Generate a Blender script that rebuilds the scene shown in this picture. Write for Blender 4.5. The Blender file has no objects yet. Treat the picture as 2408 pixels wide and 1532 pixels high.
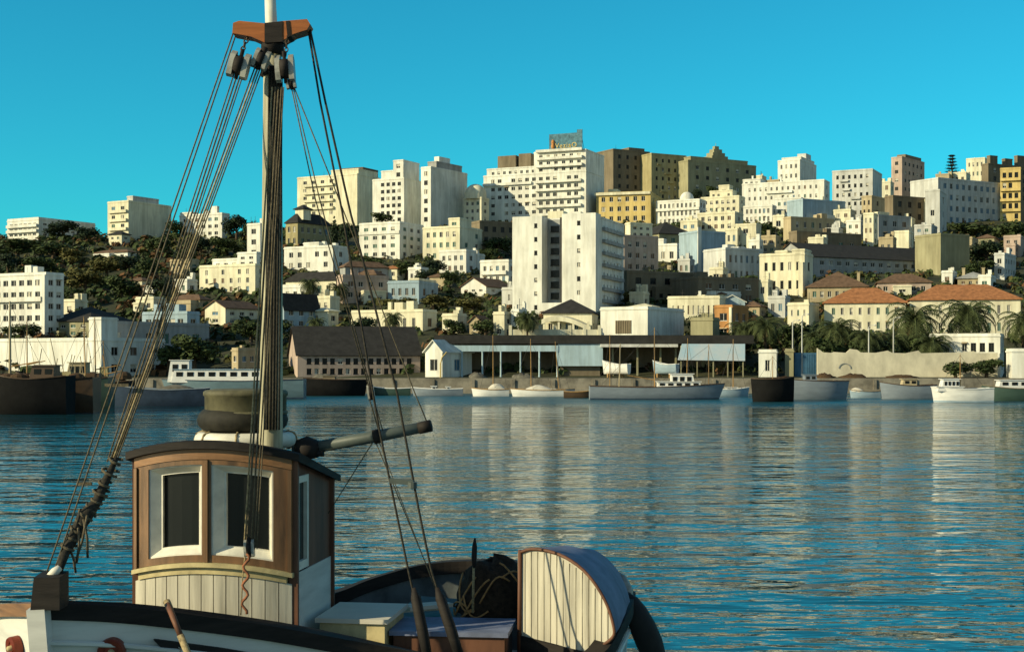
import bpy, math, random
from mathutils import Vector, Matrix, noise
R = math.radians
SC = bpy.context.scene
COL = SC.collection

# ------------------------------------------------------------------ camera
FPX, CX, HY, EYE = 3308.0, 1204.0, 850.0, 5.5      # focal length in photo units, horizon row, eye height (m)
cam = bpy.data.cameras.new('camera'); camo = bpy.data.objects.new('camera', cam); COL.objects.link(camo)
camo.location = (0, 0, EYE); camo.rotation_euler = (R(90), 0, 0)
cam.sensor_width = 36; cam.lens = 36 * FPX / 2408; cam.shift_y = (HY - 766) / 2408
cam.clip_start = 0.2; cam.clip_end = 5000
SC.camera = camo

# ------------------------------------------------------------------ light
SUN_AZ, SUN_EL = 65, 23          # degrees left of the line from the town to the camera, degrees up
sdir = Vector((-math.sin(R(SUN_AZ)) * math.cos(R(SUN_EL)), -math.cos(R(SUN_AZ)) * math.cos(R(SUN_EL)), math.sin(R(SUN_EL))))
sl = bpy.data.lights.new('sun', 'SUN'); sl.energy = 3.7; sl.angle = R(0.5); sl.color = (1.0, 0.87, 0.55)
so = bpy.data.objects.new('sun', sl); COL.objects.link(so)
so.rotation_euler = sdir.to_track_quat('Z', 'Y').to_euler(); so.location = sdir * 300
wd = bpy.data.worlds.new('World'); SC.world = wd; wd.use_nodes = True
nt = wd.node_tree; nt.nodes.clear()
sky = nt.nodes.new('ShaderNodeTexSky'); sky.sky_type = 'NISHITA'; sky.sun_disc = False
sky.sun_elevation = R(SUN_EL); sky.sun_rotation = math.atan2(sdir.x, sdir.y)
sky.air_density = 1.0; sky.dust_density = 0.2; sky.ozone_density = 2.0
# cyan tint low over the town; paler tint elsewhere added for the fill light
tc = nt.nodes.new('ShaderNodeTexCoord'); sep = nt.nodes.new('ShaderNodeSeparateXYZ'); nt.links.new(tc.outputs['Generated'], sep.inputs[0])
def mrange(sock, a0, a1):
    r_ = nt.nodes.new('ShaderNodeMapRange'); r_.interpolation_type = 'SMOOTHSTEP'; r_.inputs[1].default_value = a0; r_.inputs[2].default_value = a1; nt.links.new(sock, r_.inputs[0]); return r_.outputs[0]
mul = nt.nodes.new('ShaderNodeMath'); mul.operation = 'MULTIPLY'
nt.links.new(mrange(sep.outputs['Z'], 0.80, 0.42), mul.inputs[0]); nt.links.new(mrange(sep.outputs['Y'], 0.25, 0.70), mul.inputs[1])
tint = nt.nodes.new('ShaderNodeValToRGB'); nt.links.new(mul.outputs[0], tint.inputs[0])
tint.color_ramp.elements[0].position = 0; tint.color_ramp.elements[0].color = (0.66, 0.75, 0.68, 1)
tint.color_ramp.elements[1].position = 1; tint.color_ramp.elements[1].color = (0.085, 0.84, 0.90, 1)
mixn = nt.nodes.new('ShaderNodeMix'); mixn.data_type = 'RGBA'; mixn.blend_type = 'MULTIPLY'
mixn.inputs['Factor'].default_value = 1.0; nt.links.new(tint.outputs[0], mixn.inputs['B'])
bg = nt.nodes.new('ShaderNodeBackground'); bg.inputs['Strength'].default_value = 0.10
wo = nt.nodes.new('ShaderNodeOutputWorld')
nt.links.new(sky.outputs[0], mixn.inputs['A']); nt.links.new(mixn.outputs['Result'], bg.inputs['Color'])
nt.links.new(bg.outputs[0], wo.inputs[0])
vs = SC.view_settings; vs.view_transform = 'Standard'; vs.look = 'None'; vs.exposure = 0.57; vs.gamma = 1.0

# ------------------------------------------------------------------ helpers
def P(px, py, Y):
    return Vector(((px - CX) / FPX * Y, Y, EYE + (HY - py) / FPX * Y))

MATS = {}
def mat(name, rgb, rough=0.8, var=0.18, scale=0.6, dark=None, spec=0.3, bump=0.0, stretch=(1, 1, 1), metal=0.0):
    """painted / stained surface: base colour broken by position based noise"""
    if name in MATS: return MATS[name]
    m = bpy.data.materials.new(name); m.use_nodes = True; n = m.node_tree.nodes; l = m.node_tree.links
    b = n['Principled BSDF']; b.inputs['Roughness'].default_value = rough
    b.inputs['Specular IOR Level'].default_value = spec; b.inputs['Metallic'].default_value = metal
    geo = n.new('ShaderNodeNewGeometry'); mp = n.new('ShaderNodeMapping'); mp.inputs['Scale'].default_value = stretch
    l.new(geo.outputs['Position'], mp.inputs['Vector'])
    tx = n.new('ShaderNodeTexNoise'); tx.inputs['Scale'].default_value = scale; tx.inputs['Detail'].default_value = 6
    tx.inputs['Roughness'].default_value = 0.65
    l.new(mp.outputs[0], tx.inputs['Vector'])
    cr = n.new('ShaderNodeValToRGB')
    d = dark if dark else tuple(c * (1 - var * 2.2) for c in rgb)
    cr.color_ramp.elements[0].position = 0.32; cr.color_ramp.elements[0].color = (max(d[0], 0), max(d[1], 0), max(d[2], 0), 1)
    cr.color_ramp.elements[1].position = 0.62; cr.color_ramp.elements[1].color = (*rgb, 1)
    l.new(tx.outputs[0], cr.inputs[0]); l.new(cr.outputs[0], b.inputs['Base Color'])
    if bump:
        bp = n.new('ShaderNodeBump'); bp.inputs['Strength'].default_value = bump; bp.inputs['Distance'].default_value = 0.02
        l.new(tx.outputs[0], bp.inputs['Height']); l.new(bp.outputs[0], b.inputs['Normal'])
    MATS[name] = m
    return m
def wallm(name, rgb, var=0.12):
    """stucco with weather streaks running down and repainted patches"""
    m = mat(name, rgb, 0.9, var, 0.35, stretch=(1, 1, 0.35), spec=0.15); n = m.node_tree.nodes; l = m.node_tree.links; b = n['Principled BSDF']
    old = b.inputs['Base Color'].links[0].from_socket; geo = n.new('ShaderNodeNewGeometry')
    for sc_, k0, k1, lo in (((1.1, 1.1, .10), .40, .60, (.66, .63, .58)), ((.12, .12, .2), .45, .55, (.84, .84, .82))):
        mp = n.new('ShaderNodeMapping'); mp.inputs['Scale'].default_value = sc_; l.new(geo.outputs['Position'], mp.inputs['Vector'])
        t = n.new('ShaderNodeTexNoise'); t.inputs['Scale'].default_value = 1; t.inputs['Detail'].default_value = 4; l.new(mp.outputs[0], t.inputs['Vector'])
        r_ = n.new('ShaderNodeValToRGB'); r_.color_ramp.elements[0].position = k0; r_.color_ramp.elements[0].color = (*lo, 1); r_.color_ramp.elements[1].position = k1; r_.color_ramp.elements[1].color = (1, 1, 1, 1); l.new(t.outputs[0], r_.inputs[0])
        mx = n.new('ShaderNodeMix'); mx.data_type = 'RGBA'; mx.blend_type = 'MULTIPLY'; mx.inputs['Factor'].default_value = .42; l.new(old, mx.inputs['A']); l.new(r_.outputs[0], mx.inputs['B']); old = mx.outputs['Result']
    l.new(old, b.inputs['Base Color']); return m

M_W1 = wallm('white_stucco', (0.84, 0.84, 0.76)); M_W2 = wallm('cream_stucco', (0.82, 0.78, 0.58))
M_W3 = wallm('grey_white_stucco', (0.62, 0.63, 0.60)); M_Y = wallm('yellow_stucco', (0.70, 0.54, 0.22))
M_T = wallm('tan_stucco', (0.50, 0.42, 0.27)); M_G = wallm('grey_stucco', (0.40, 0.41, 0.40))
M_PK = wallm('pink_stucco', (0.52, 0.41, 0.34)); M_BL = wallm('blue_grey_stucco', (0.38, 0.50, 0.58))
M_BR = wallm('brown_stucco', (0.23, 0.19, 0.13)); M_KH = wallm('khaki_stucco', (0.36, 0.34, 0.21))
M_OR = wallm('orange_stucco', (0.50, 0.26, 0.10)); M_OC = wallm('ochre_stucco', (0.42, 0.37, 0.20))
M_RT = mat('terracotta_tiles', (0.40, 0.17, 0.07), 0.9, 0.22, 1.2, bump=0.3)
M_RD = mat('dark_roofing', (0.035, 0.034, 0.032), 0.9, 0.2, 0.8)
M_RB = mat('brown_tiles', (0.17, 0.105, 0.065), 0.9, 0.22, 1.0)
M_RF = mat('flat_roof_screed', (0.42, 0.39, 0.32), 0.95, 0.2, 0.5)
M_GLASS = mat('window_glass', (0.010, 0.012, 0.012), 0.25, 0.1, 1.0, spec=0.22)
M_FR = mat('window_frame_paint', (0.62, 0.60, 0.54), 0.7, 0.1, 2)
M_SHG = mat('green_shutter', (0.07, 0.15, 0.11), 0.7, 0.15, 2); M_SHB = mat('brown_shutter', (0.16, 0.10, 0.06), 0.7, 0.15, 2)
M_SHU = mat('blue_shutter', (0.10, 0.20, 0.28), 0.7, 0.15, 2)
M_BLIND = mat('pale_blind', (.55, .52, .42), .8, .15, 1.5); M_AWN = mat('faded_awning', (.45, .36, .22), .9, .2, .4)
M_IRON = mat('dark_iron', (0.03, 0.03, 0.03), 0.6, 0.15, 3)
M_CONC = mat('quay_concrete', (0.30, 0.27, 0.21), 0.95, 0.25, 0.5, bump=0.3)
M_TRUNK = mat('bark', (0.11, 0.08, 0.05), 0.95, 0.25, 2, bump=0.5)
def leafm(name, rgb, dk): return mat(name, rgb, 0.75, 0.3, 0.55, dark=dk, spec=0.2)
M_LF = leafm('dark_leaf', (0.060, 0.085, 0.026), (0.018, 0.030, 0.012)); M_LF2 = leafm('olive_leaf', (0.13, 0.12, 0.035), (0.045, 0.050, 0.018))
M_LF3 = leafm('pine_leaf', (0.030, 0.050, 0.022), (0.010, 0.018, 0.010)); M_PALM = leafm('palm_leaf', (0.085, 0.105, 0.038), (0.025, 0.038, 0.016))
M_DEAD = leafm('dry_palm_leaf', (0.16, 0.11, 0.05), (0.06, 0.04, 0.02))

class MB:
    def __init__(s): s.v = []; s.f = []; s.m = []
    def add(s, vs_, fs, mi=0):
        o = len(s.v); s.v += [Vector(q) for q in vs_]
        for q in fs: s.f.append([o + i for i in q]); s.m.append(mi)
        return s
    def quad(s, a, b, c, d, mi=0): return s.add([a, b, c, d], [(0, 1, 2, 3)], mi)
    def box(s, x0, x1, y0, y1, z0, z1, mi=0):
        v = [(x0, y0, z0), (x1, y0, z0), (x1, y1, z0), (x0, y1, z0), (x0, y0, z1), (x1, y0, z1), (x1, y1, z1), (x0, y1, z1)]
        return s.add(v, [(0, 3, 2, 1), (4, 5, 6, 7), (0, 1, 5, 4), (1, 2, 6, 5), (2, 3, 7, 6), (3, 0, 4, 7)], mi)
    def bar(s, a, b, w, h=None, mi=0):
        a = Vector(a); b = Vector(b); d = (b - a).normalized(); h = h or w
        up = Vector((0, 0, 1)) if abs(d.z) < 0.95 else Vector((0, 1, 0))
        x = d.cross(up).normalized() * (w / 2); y = x.normalized().cross(d).normalized() * (h / 2)
        v = [a - x - y, a + x - y, a + x + y, a - x + y, b - x - y, b + x - y, b + x + y, b - x + y]
        return s.add(v, [(0, 1, 2, 3), (7, 6, 5, 4), (0, 4, 5, 1), (1, 5, 6, 2), (2, 6, 7, 3), (3, 7, 4, 0)], mi)
    def tube(s, pts, rad, n=8, mi=0, cap=True):
        pts = [Vector(p) for p in pts]
        if not isinstance(rad, (list, tuple)): rad = [rad] * len(pts)
        rings = []; ref = None
        for i, p in enumerate(pts):
            d = (pts[min(i + 1, len(pts) - 1)] - pts[max(i - 1, 0)]).normalized()
            if ref is None: ref = Vector((0, 0, 1)) if abs(d.z) < 0.9 else Vector((1, 0, 0))
            x = (ref - d * ref.dot(d)).normalized(); y = d.cross(x); ref = x
            rings.append([p + (x * math.cos(2 * math.pi * k / n) + y * math.sin(2 * math.pi * k / n)) * rad[i] for k in range(n)])
        o = len(s.v)
        for r in rings: s.v += r
        for i in range(len(rings) - 1):
            for k in range(n):
                s.f.append([o + i * n + k, o + i * n + (k + 1) % n, o + (i + 1) * n + (k + 1) % n, o + (i + 1) * n + k]); s.m.append(mi)
        if cap:
            s.f.append([o + k for k in reversed(range(n))]); s.m.append(mi)
            s.f.append([o + (len(rings) - 1) * n + k for k in range(n)]); s.m.append(mi)
        return s
    def lathe(s, prof, c, n=24, mi=0, axis=None):
        c = Vector(c); o = len(s.v); rot = axis if axis else Matrix.Identity(3)
        for r, z in prof:
            for k in range(n):
                a = 2 * math.pi * k / n; s.v.append(c + rot @ Vector((r * math.cos(a), r * math.sin(a), z)))
        for i in range(len(prof) - 1):
            for k in range(n):
                s.f.append([o + i * n + k, o + i * n + (k + 1) % n, o + (i + 1) * n + (k + 1) % n, o + (i + 1) * n + k]); s.m.append(mi)
        return s
    def prism(s, pts, off, mi=0):
        pts = [Vector(p) for p in pts]; off = Vector(off); n = len(pts)
        s.add(pts + [p + off for p in pts], [tuple(range(n)), tuple(reversed(range(n, 2 * n)))] + [(i, i + n, (i + 1) % n + n, (i + 1) % n) for i in range(n)], mi)
        return s
    def loft(s, rows, mi=0, close=False):
        o = len(s.v); w = len(rows[0])
        for r in rows: s.v += [Vector(p) for p in r]
        for i in range(len(rows) - 1):
            for k in range(w if close else w - 1):
                s.f.append([o + i * w + k, o + i * w + (k + 1) % w, o + (i + 1) * w + (k + 1) % w, o + (i + 1) * w + k]); s.m.append(mi)
        return s
    def mesh(s, name, mats, smooth=False, shift=None):
        me = bpy.data.meshes.new(name)
        sh = shift or Vector((0, 0, 0))
        me.from_pydata([tuple(p - sh) for p in s.v], [], s.f)
        for m in (mats if isinstance(mats, (list, tuple)) else [mats]): me.materials.append(m)
        me.polygons.foreach_set('material_index', s.m)
        if smooth: me.polygons.foreach_set('use_smooth', [True] * len(s.f))
        me.update(); return me
    def build(s, name, mats, parent=None, smooth=False, shift=None):
        return link(name, s.mesh(name, mats, smooth, shift), parent)

def link(name, me, parent=None, loc=None, rz=0.0):
    o = bpy.data.objects.new(name, me); COL.objects.link(o)
    if parent: o.parent = parent
    if loc is not None: o.location = loc
    if rz: o.rotation_euler = (0, 0, rz)
    return o
def tag(o, label=None, cat=None, group=None, kind=None):
    if label: o['label'] = label
    if cat: o['category'] = cat
    if group: o['group'] = group
    if kind: o['kind'] = kind
    return o
def thing(name, label, cat, loc=(0, 0, 0), rz=0.0, group=None):
    return tag(link(name, None, None, loc, rz), label, cat, group)

# ------------------------------------------------------------------ setting: water, terrain, quay
SLOPE, Y0 = 0.2, 258.0
def depth_for(py):
    a = (HY - py) / FPX
    return (2.5 + SLOPE * Y0) / (SLOPE - a)
def ridge_at(x):                       # height of the crest along the town
    return 50 + 7 / (1 + math.exp(-(x + 95) / 16)) + 5 / (1 + math.exp(-(x - 20) / 30))
def ground_z(x, y):
    if y < Y0: return 2.5 + 0.5 * max(0, y - 246) / 12
    z = 3 + SLOPE * (y - Y0)
    z = min(z, ridge_at(x) - 0.10 * max(0, y - 520))
    b = min(1, (y - Y0) / 60)
    return z - 0.7 + b * 1.6 * noise.noise(Vector((x * 0.03, y * 0.03, 1.7)))

m_water = bpy.data.materials.new('harbour_water'); m_water.use_nodes = True
n = m_water.node_tree.nodes; l = m_water.node_tree.links; b = n['Principled BSDF']
b.inputs['Base Color'].default_value = (0.010, 0.070, 0.095, 1); b.inputs['Roughness'].default_value = 0.06; b.inputs['IOR'].default_value = 1.333
geo = n.new('ShaderNodeNewGeometry')
def wave_noise(sx, sy, detail, rough=0.5, dist=0.0):
    mp = n.new('ShaderNodeMapping'); mp.inputs['Scale'].default_value = (sx, sy, 1); mp.inputs['Rotation'].default_value = (0, 0, R(7))
    t = n.new('ShaderNodeTexNoise'); t.inputs['Scale'].default_value = 1; t.inputs['Detail'].default_value = detail
    t.inputs['Roughness'].default_value = rough; t.inputs['Distortion'].default_value = dist
    l.new(geo.outputs['Position'], mp.inputs['Vector']); l.new(mp.outputs[0], t.inputs['Vector']); return t
def bumpn(t, dist, prev=None):
    bp = n.new('ShaderNodeBump'); bp.inputs['Strength'].default_value = 1; bp.inputs['Distance'].default_value = dist
    l.new(t.outputs[0], bp.inputs['Height'])
    if prev: l.new(prev.outputs[0], bp.inputs['Normal'])
    return bp
b0 = bumpn(wave_noise(0.09, 0.28, 1.0), 0.20)
b1 = bumpn(wave_noise(0.40, 0.95, 1.5, 0.5, 0.3), 0.135, b0)
b2 = bumpn(wave_noise(1.5, 3.2, 1.5, 0.55, 0.4), 0.022, b1)
# wind patches: ruffled streaks far out
pt = wave_noise(0.010, 0.055, 3.0, 0.6, 0.5); rp = n.new('ShaderNodeMapRange'); rp.inputs[1].default_value = .42; rp.inputs[2].default_value = .62; rp.inputs[3].default_value = .45; rp.inputs[4].default_value = 1.45
l.new(pt.outputs[0], rp.inputs[0])
# breeze lane along the far quay: unresolved ripples, so a rougher surface
sx_ = n.new('ShaderNodeSeparateXYZ'); l.new(geo.outputs['Position'], sx_.inputs[0])
def wrange(sock, a0, a1, o0, o1):
    r_ = n.new('ShaderNodeMapRange'); r_.interpolation_type = 'SMOOTHSTEP'
    for i_, v_ in enumerate((a0, a1, o0, o1)): r_.inputs[i_ + 1].default_value = v_
    l.new(sock, r_.inputs[0]); return r_.outputs[0]
def wmath(op, a_, b_):
    m_ = n.new('ShaderNodeMath'); m_.operation = op
    for i_, v_ in enumerate((a_, b_)):
        if isinstance(v_, (int, float)): m_.inputs[i_].default_value = v_
        else: l.new(v_, m_.inputs[i_])
    return m_.outputs[0]
lane = wmath('MULTIPLY', wrange(sx_.outputs['Y'], 160, 195, 0, 1), wrange(pt.outputs[0], .35, .5, .35, 1))
l.new(wmath('ADD', wmath('MULTIPLY', lane, .30), .03), b.inputs['Roughness'])
l.new(rp.outputs[0], b1.inputs['Strength'])
l.new(b2.outputs[0], b.inputs['Normal'])
water = MB(); water.quad((-1200, -80, 0), (1200, -80, 0), (1200, 262, 0), (-1200, 262, 0))
tag(water.build('water', m_water), kind='structure')

m_ground = mat('hillside_soil', (0.060, 0.060, 0.028), 0.95, 0.25, 0.08, dark=(0.022, 0.030, 0.014), bump=0.4)
g = MB(); xs = [-420 + 6 * i for i in range(141)]; ys = [246 + 6 * j for j in range(80)]
g.loft([[(x, y, ground_z(x, y)) for x in xs] for y in ys])
gm = g.build('ground', m_ground, smooth=True); tag(gm, kind='structure')
q = MB(); q.box(-420, 420, 245.2, 247.2, -2, 2.62); q.box(-420, 420, 244.6, 245.2, -2, 0.7)
for i in range(60): q.box(-210 + 7 * i, -209.5 + 7 * i, 244.95, 245.2, 0.7, 2.4)
tag(q.build('quay', M_CONC), kind='structure')

# ------------------------------------------------------------------ buildings
WCACHE = {}
def window_mesh(w, h, style):
    k = (round(w, 1), round(h, 1), style)
    if k not in WCACHE:
        m = MB(); t = 0.09
        m.quad((-w / 2, 0, 0), (w / 2, 0, 0), (w / 2, 0, h), (-w / 2, 0, h), 1)
        if style == 5: m.box(-w / 2 + t, w / 2 - t, -.02, -.004, h * .45, h - t, 2)
        if style == 6: m.box(-w / 2 + t, -w * .08, -.02, -.004, t, h - t, 2); m.box(w * .22, w / 2 - t, -.02, -.004, t, h - t, 2)
        if style == 7: m.box(-w * .6, w * .6, -.75, -.69, h - .05, h, 2); m.add([(-w * .6, -.72, h - .03), (w * .6, -.72, h - .03), (w * .6, -.02, h + .3), (-w * .6, -.02, h + .3)], [(0, 1, 2, 3)], 2)
        for x0, x1 in ((-w / 2, -w / 2 + t), (w / 2 - t, w / 2), (-t / 2, t / 2)): m.box(x0, x1, -0.05, 0.01, 0, h, 0)
        m.box(-w / 2, w / 2, -0.055, 0.012, h - t, h, 0); m.box(-w / 2 - 0.05, w / 2 + 0.05, -0.24, 0.012, -0.04, t, 0)
        if style in (2, 3, 4):
            for sgn in (-1, 1): m.box(sgn * w * 0.27 - w * 0.21, sgn * w * 0.27 + w * 0.21, -0.09, -0.06, t, h - t, 2)
        sh = {2: M_SHG, 3: M_SHB, 4: M_SHU, 5: M_BLIND, 6: M_BLIND, 7: M_AWN}.get(style, M_SHB)
        WCACHE[k] = m.mesh('window', [M_FR if style != 1 else M_IRON, M_GLASS, sh])
    return WCACHE[k]

def facade(mb, O, U, N, length, z0, z1, cols, rows, root, style, rng, margin=0.06, ws=0.46, hs=0.5, top=0.5, skip=None, base=0.0):
    O = Vector(O); U = Vector(U); N = Vector(N); ops = []
    hh = z1 - z0 - top - base
    if cols and rows and length > 1.0:
        cp = length * (1 - 2 * margin) / cols; rp = hh / rows
        w = min(1.7, cp * ws); h = min(2.1, rp * hs)
        for r in range(rows):
            for c in range(cols):
                if (skip and skip(c, r)) or (not skip and rng.random() < .04): continue
                xc = length * margin + cp * (c + 0.5); zb = z0 + base + rp * r + rp * 0.28
                ops.append((xc - w / 2, xc + w / 2, zb, zb + h))
    xs = sorted({0.0, length} | {o[0] for o in ops} | {o[1] for o in ops}); zs = sorted({z0, z1} | {o[2] for o in ops} | {o[3] for o in ops})
    cut = {(round(o[0], 4), round(o[2], 4)) for o in ops}
    def pt(x, z, d=0.0): return O + U * x + Vector((0, 0, z)) - N * d
    for i in range(len(xs) - 1):
        for j in range(len(zs) - 1):
            if (round(xs[i], 4), round(zs[j], 4)) in cut: continue
            mb.quad(pt(xs[i], zs[j]), pt(xs[i + 1], zs[j]), pt(xs[i + 1], zs[j + 1]), pt(xs[i], zs[j + 1]))
    rv = 0.22; ang = math.atan2(N.x, -N.y)
    for x0, x1, a, c in ops:
        mb.quad(pt(x0, a), pt(x0, a, rv), pt(x0, c, rv), pt(x0, c)); mb.quad(pt(x1, a, rv), pt(x1, a), pt(x1, c), pt(x1, c, rv))
        mb.quad(pt(x0, a), pt(x1, a), pt(x1, a, rv), pt(x0, a, rv)); mb.quad(pt(x0, c, rv), pt(x1, c, rv), pt(x1, c), pt(x0, c))
        st = style if style != 9 else rng.choice((0, 0, 2, 3, 4)); st = 0 if (st >= 2 and rng.random() < 0.45) else st; q_ = rng.random(); st = 5 if q_ < .10 else 6 if q_ < .16 else 7 if q_ < .18 else st
        link('window', window_mesh(x1 - x0, c - a, st), root, pt((x0 + x1) / 2, a, rv), ang)

def hip_roof(x0, x1, y0, y1, z, rise, ov=0.45):
    x0 -= ov; x1 += ov; y0 -= ov; y1 += ov; W = y1 - y0; L = x1 - x0
    k = min(W, L) / 2
    if L >= W: a, b_ = Vector((x0 + k, (y0 + y1) / 2, z + rise)), Vector((x1 - k, (y0 + y1) / 2, z + rise))
    else: a, b_ = Vector(((x0 + x1) / 2, y0 + k, z + rise)), Vector(((x0 + x1) / 2, y1 - k, z + rise))
    c = [Vector((x0, y0, z)), Vector((x1, y0, z)), Vector((x1, y1, z)), Vector((x0, y1, z))]; dz = Vector((0, 0, -0.2))
    m = MB()
    if L >= W: fs = [(c[0], c[1], b_, a), (c[1], c[2], b_), (c[2], c[3], a, b_), (c[3], c[0], a)]
    else: fs = [(c[0], c[1], a), (c[1], c[2], b_, a), (c[2], c[3], b_), (c[3], c[0], a, b_)]
    for q_ in fs: m.add(list(q_), [tuple(range(len(q_)))])
    for i in range(4): m.quad(c[i] + dz, c[(i + 1) % 4] + dz, c[(i + 1) % 4], c[i])
    m.quad(*[p + dz for p in reversed(c)]); return m
def gable_roof(x0, x1, y0, y1, z, rise, along='x', ov=0.4, t=0.18):
    m = MB()
    if along == 'x':
        x0 -= ov; x1 += ov; ym = (y0 + y1) / 2; k = rise / (ym - y0); e = ov * k
        prof = [(y0 - ov, z - e), (ym, z + rise), (y1 + ov, z - e), (y1 + ov, z - e + t), (ym, z + rise + t), (y0 - ov, z - e + t)]
        m.prism([(x0, y, zz) for y, zz in prof][:2] + [(x0, *prof[4]), (x0, *prof[5])], (x1 - x0, 0, 0))
        m.prism([(x0, *prof[1]), (x0, *prof[2]), (x0, *prof[3]), (x0, *prof[4])], (x1 - x0, 0, 0))
    else:
        y0 -= ov; y1 += ov; xm = (x0 + x1) / 2; k = rise / (xm - x0); e = ov * k
        m.prism([(x0 - ov, y0, z - e), (xm, y0, z + rise), (xm, y0, z + rise + t), (x0 - ov, y0, z - e + t)], (0, y1 - y0, 0))
        m.prism([(xm, y0, z + rise), (x1 + ov, y0, z - e), (x1 + ov, y0, z - e + t), (xm, y0, z + rise + t)], (0, y1 - y0, 0))
    return m

def volume(root, x0, x1, y0, y1, z0, z1, wall, rows, cols, scols, lcols=0, style=9, rng=random, roof=None, parapet=0.55, name='wall',
           ws=0.46, hs=0.5, skip=None, sskip=None, cornice=True, base=0.0, margin=0.06):
    m = MB(); flat = roof is None or roof[0] == 'flat'
    zt = z1 + (parapet if flat else 0); f0 = z0 - 9 if name == 'wall' else z0
    facade(m, (x0, y0, 0), (1, 0, 0), (0, -1, 0), x1 - x0, z0, zt, cols, rows, root, style, rng, margin, ws, hs, 0.5 + (parapet if flat else 0), skip, base)
    facade(m, (x1, y0, 0), (0, 1, 0), (1, 0, 0), y1 - y0, z0, zt, scols, rows, root, style, rng, margin, ws, hs, 0.5 + (parapet if flat else 0), sskip, base)
    facade(m, (x0, y1, 0), (0, -1, 0), (-1, 0, 0), y1 - y0, z0, zt, lcols, rows, root, style, rng, margin, ws, hs, 0.5 + (parapet if flat else 0), sskip, base)
    m.quad((x1, y1, z0), (x0, y1, z0), (x0, y1, zt), (x1, y1, zt))
    if f0 < z0:
        c = [(x0, y0), (x1, y0), (x1, y1), (x0, y1)]
        for i in range(4):
            a, b_ = c[i], c[(i + 1) % 4]; m.quad((*a, f0), (*b_, f0), (*b_, z0), (*a, z0))
    if flat:
        t = 0.22
        if x1 - x0 > 1 and y1 - y0 > 1:
            m.quad((x0, y0, z1), (x1, y0, z1), (x1, y1, z1), (x0, y1, z1))
            for (a, b_, c, d) in ((x0, x1, y0, y0 + t), (x0, x1, y1 - t, y1), (x0, x0 + t, y0 + t, y1 - t), (x1 - t, x1, y0 + t, y1 - t)):
                m.quad((a, c, zt), (b_, c, zt), (b_, d, zt), (a, d, zt))
            m.quad((x1 - t, y0 + t, z1), (x0 + t, y0 + t, z1), (x0 + t, y0 + t, zt), (x1 - t, y0 + t, zt)); m.quad((x0 + t, y1 - t, z1), (x1 - t, y1 - t, z1), (x1 - t, y1 - t, zt), (x0 + t, y1 - t, zt))
            m.quad((x0 + t, y0 + t, z1), (x0 + t, y1 - t, z1), (x0 + t, y1 - t, zt), (x0 + t, y0 + t, zt)); m.quad((x1 - t, y1 - t, z1), (x1 - t, y0 + t, z1), (x1 - t, y0 + t, zt), (x1 - t, y1 - t, zt))
    elif roof[0] == 'gx':
        ym = (y0 + y1) / 2
        for x, o in ((x0, 1), (x1, 0)):
            q_ = [(x, y0, z1), (x, y1, z1), (x, ym, z1 + roof[1])]; m.add(q_, [(0, 2, 1) if o else (0, 1, 2)])
    elif roof[0] == 'gy':
        xm = (x0 + x1) / 2; m.add([(x0, y0, z1), (x1, y0, z1), (xm, y0, z1 + roof[1])], [(0, 1, 2)]); m.add([(x0, y1, z1), (x1, y1, z1), (xm, y1, z1 + roof[1])], [(1, 0, 2)])
    o = m.build(name, wall, root)
    if flat and cornice and parapet:
        k = MB(); e = 0.14; zc = z1 - 0.1
        k.box(x0 - e, x1 + e, y0 - e, y0 - 0.003, zc, zc + 0.28); k.box(x1 + 0.003, x1 + e, y0, y1 + e, zc, zc + 0.28); k.box(x0 - e, x0 - 0.003, y0, y1 + e, zc, zc + 0.28)
        k.build('cornice', wall, root)
    if roof and roof[0] == 'hip': hip_roof(x0, x1, y0, y1, z1, roof[1]).build('roof', roof[2], root)
    if roof and roof[0] in ('gx', 'gy'): gable_roof(x0, x1, y0, y1, z1, roof[1], roof[0][1]).build('roof', roof[2], root)
    return o

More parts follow.
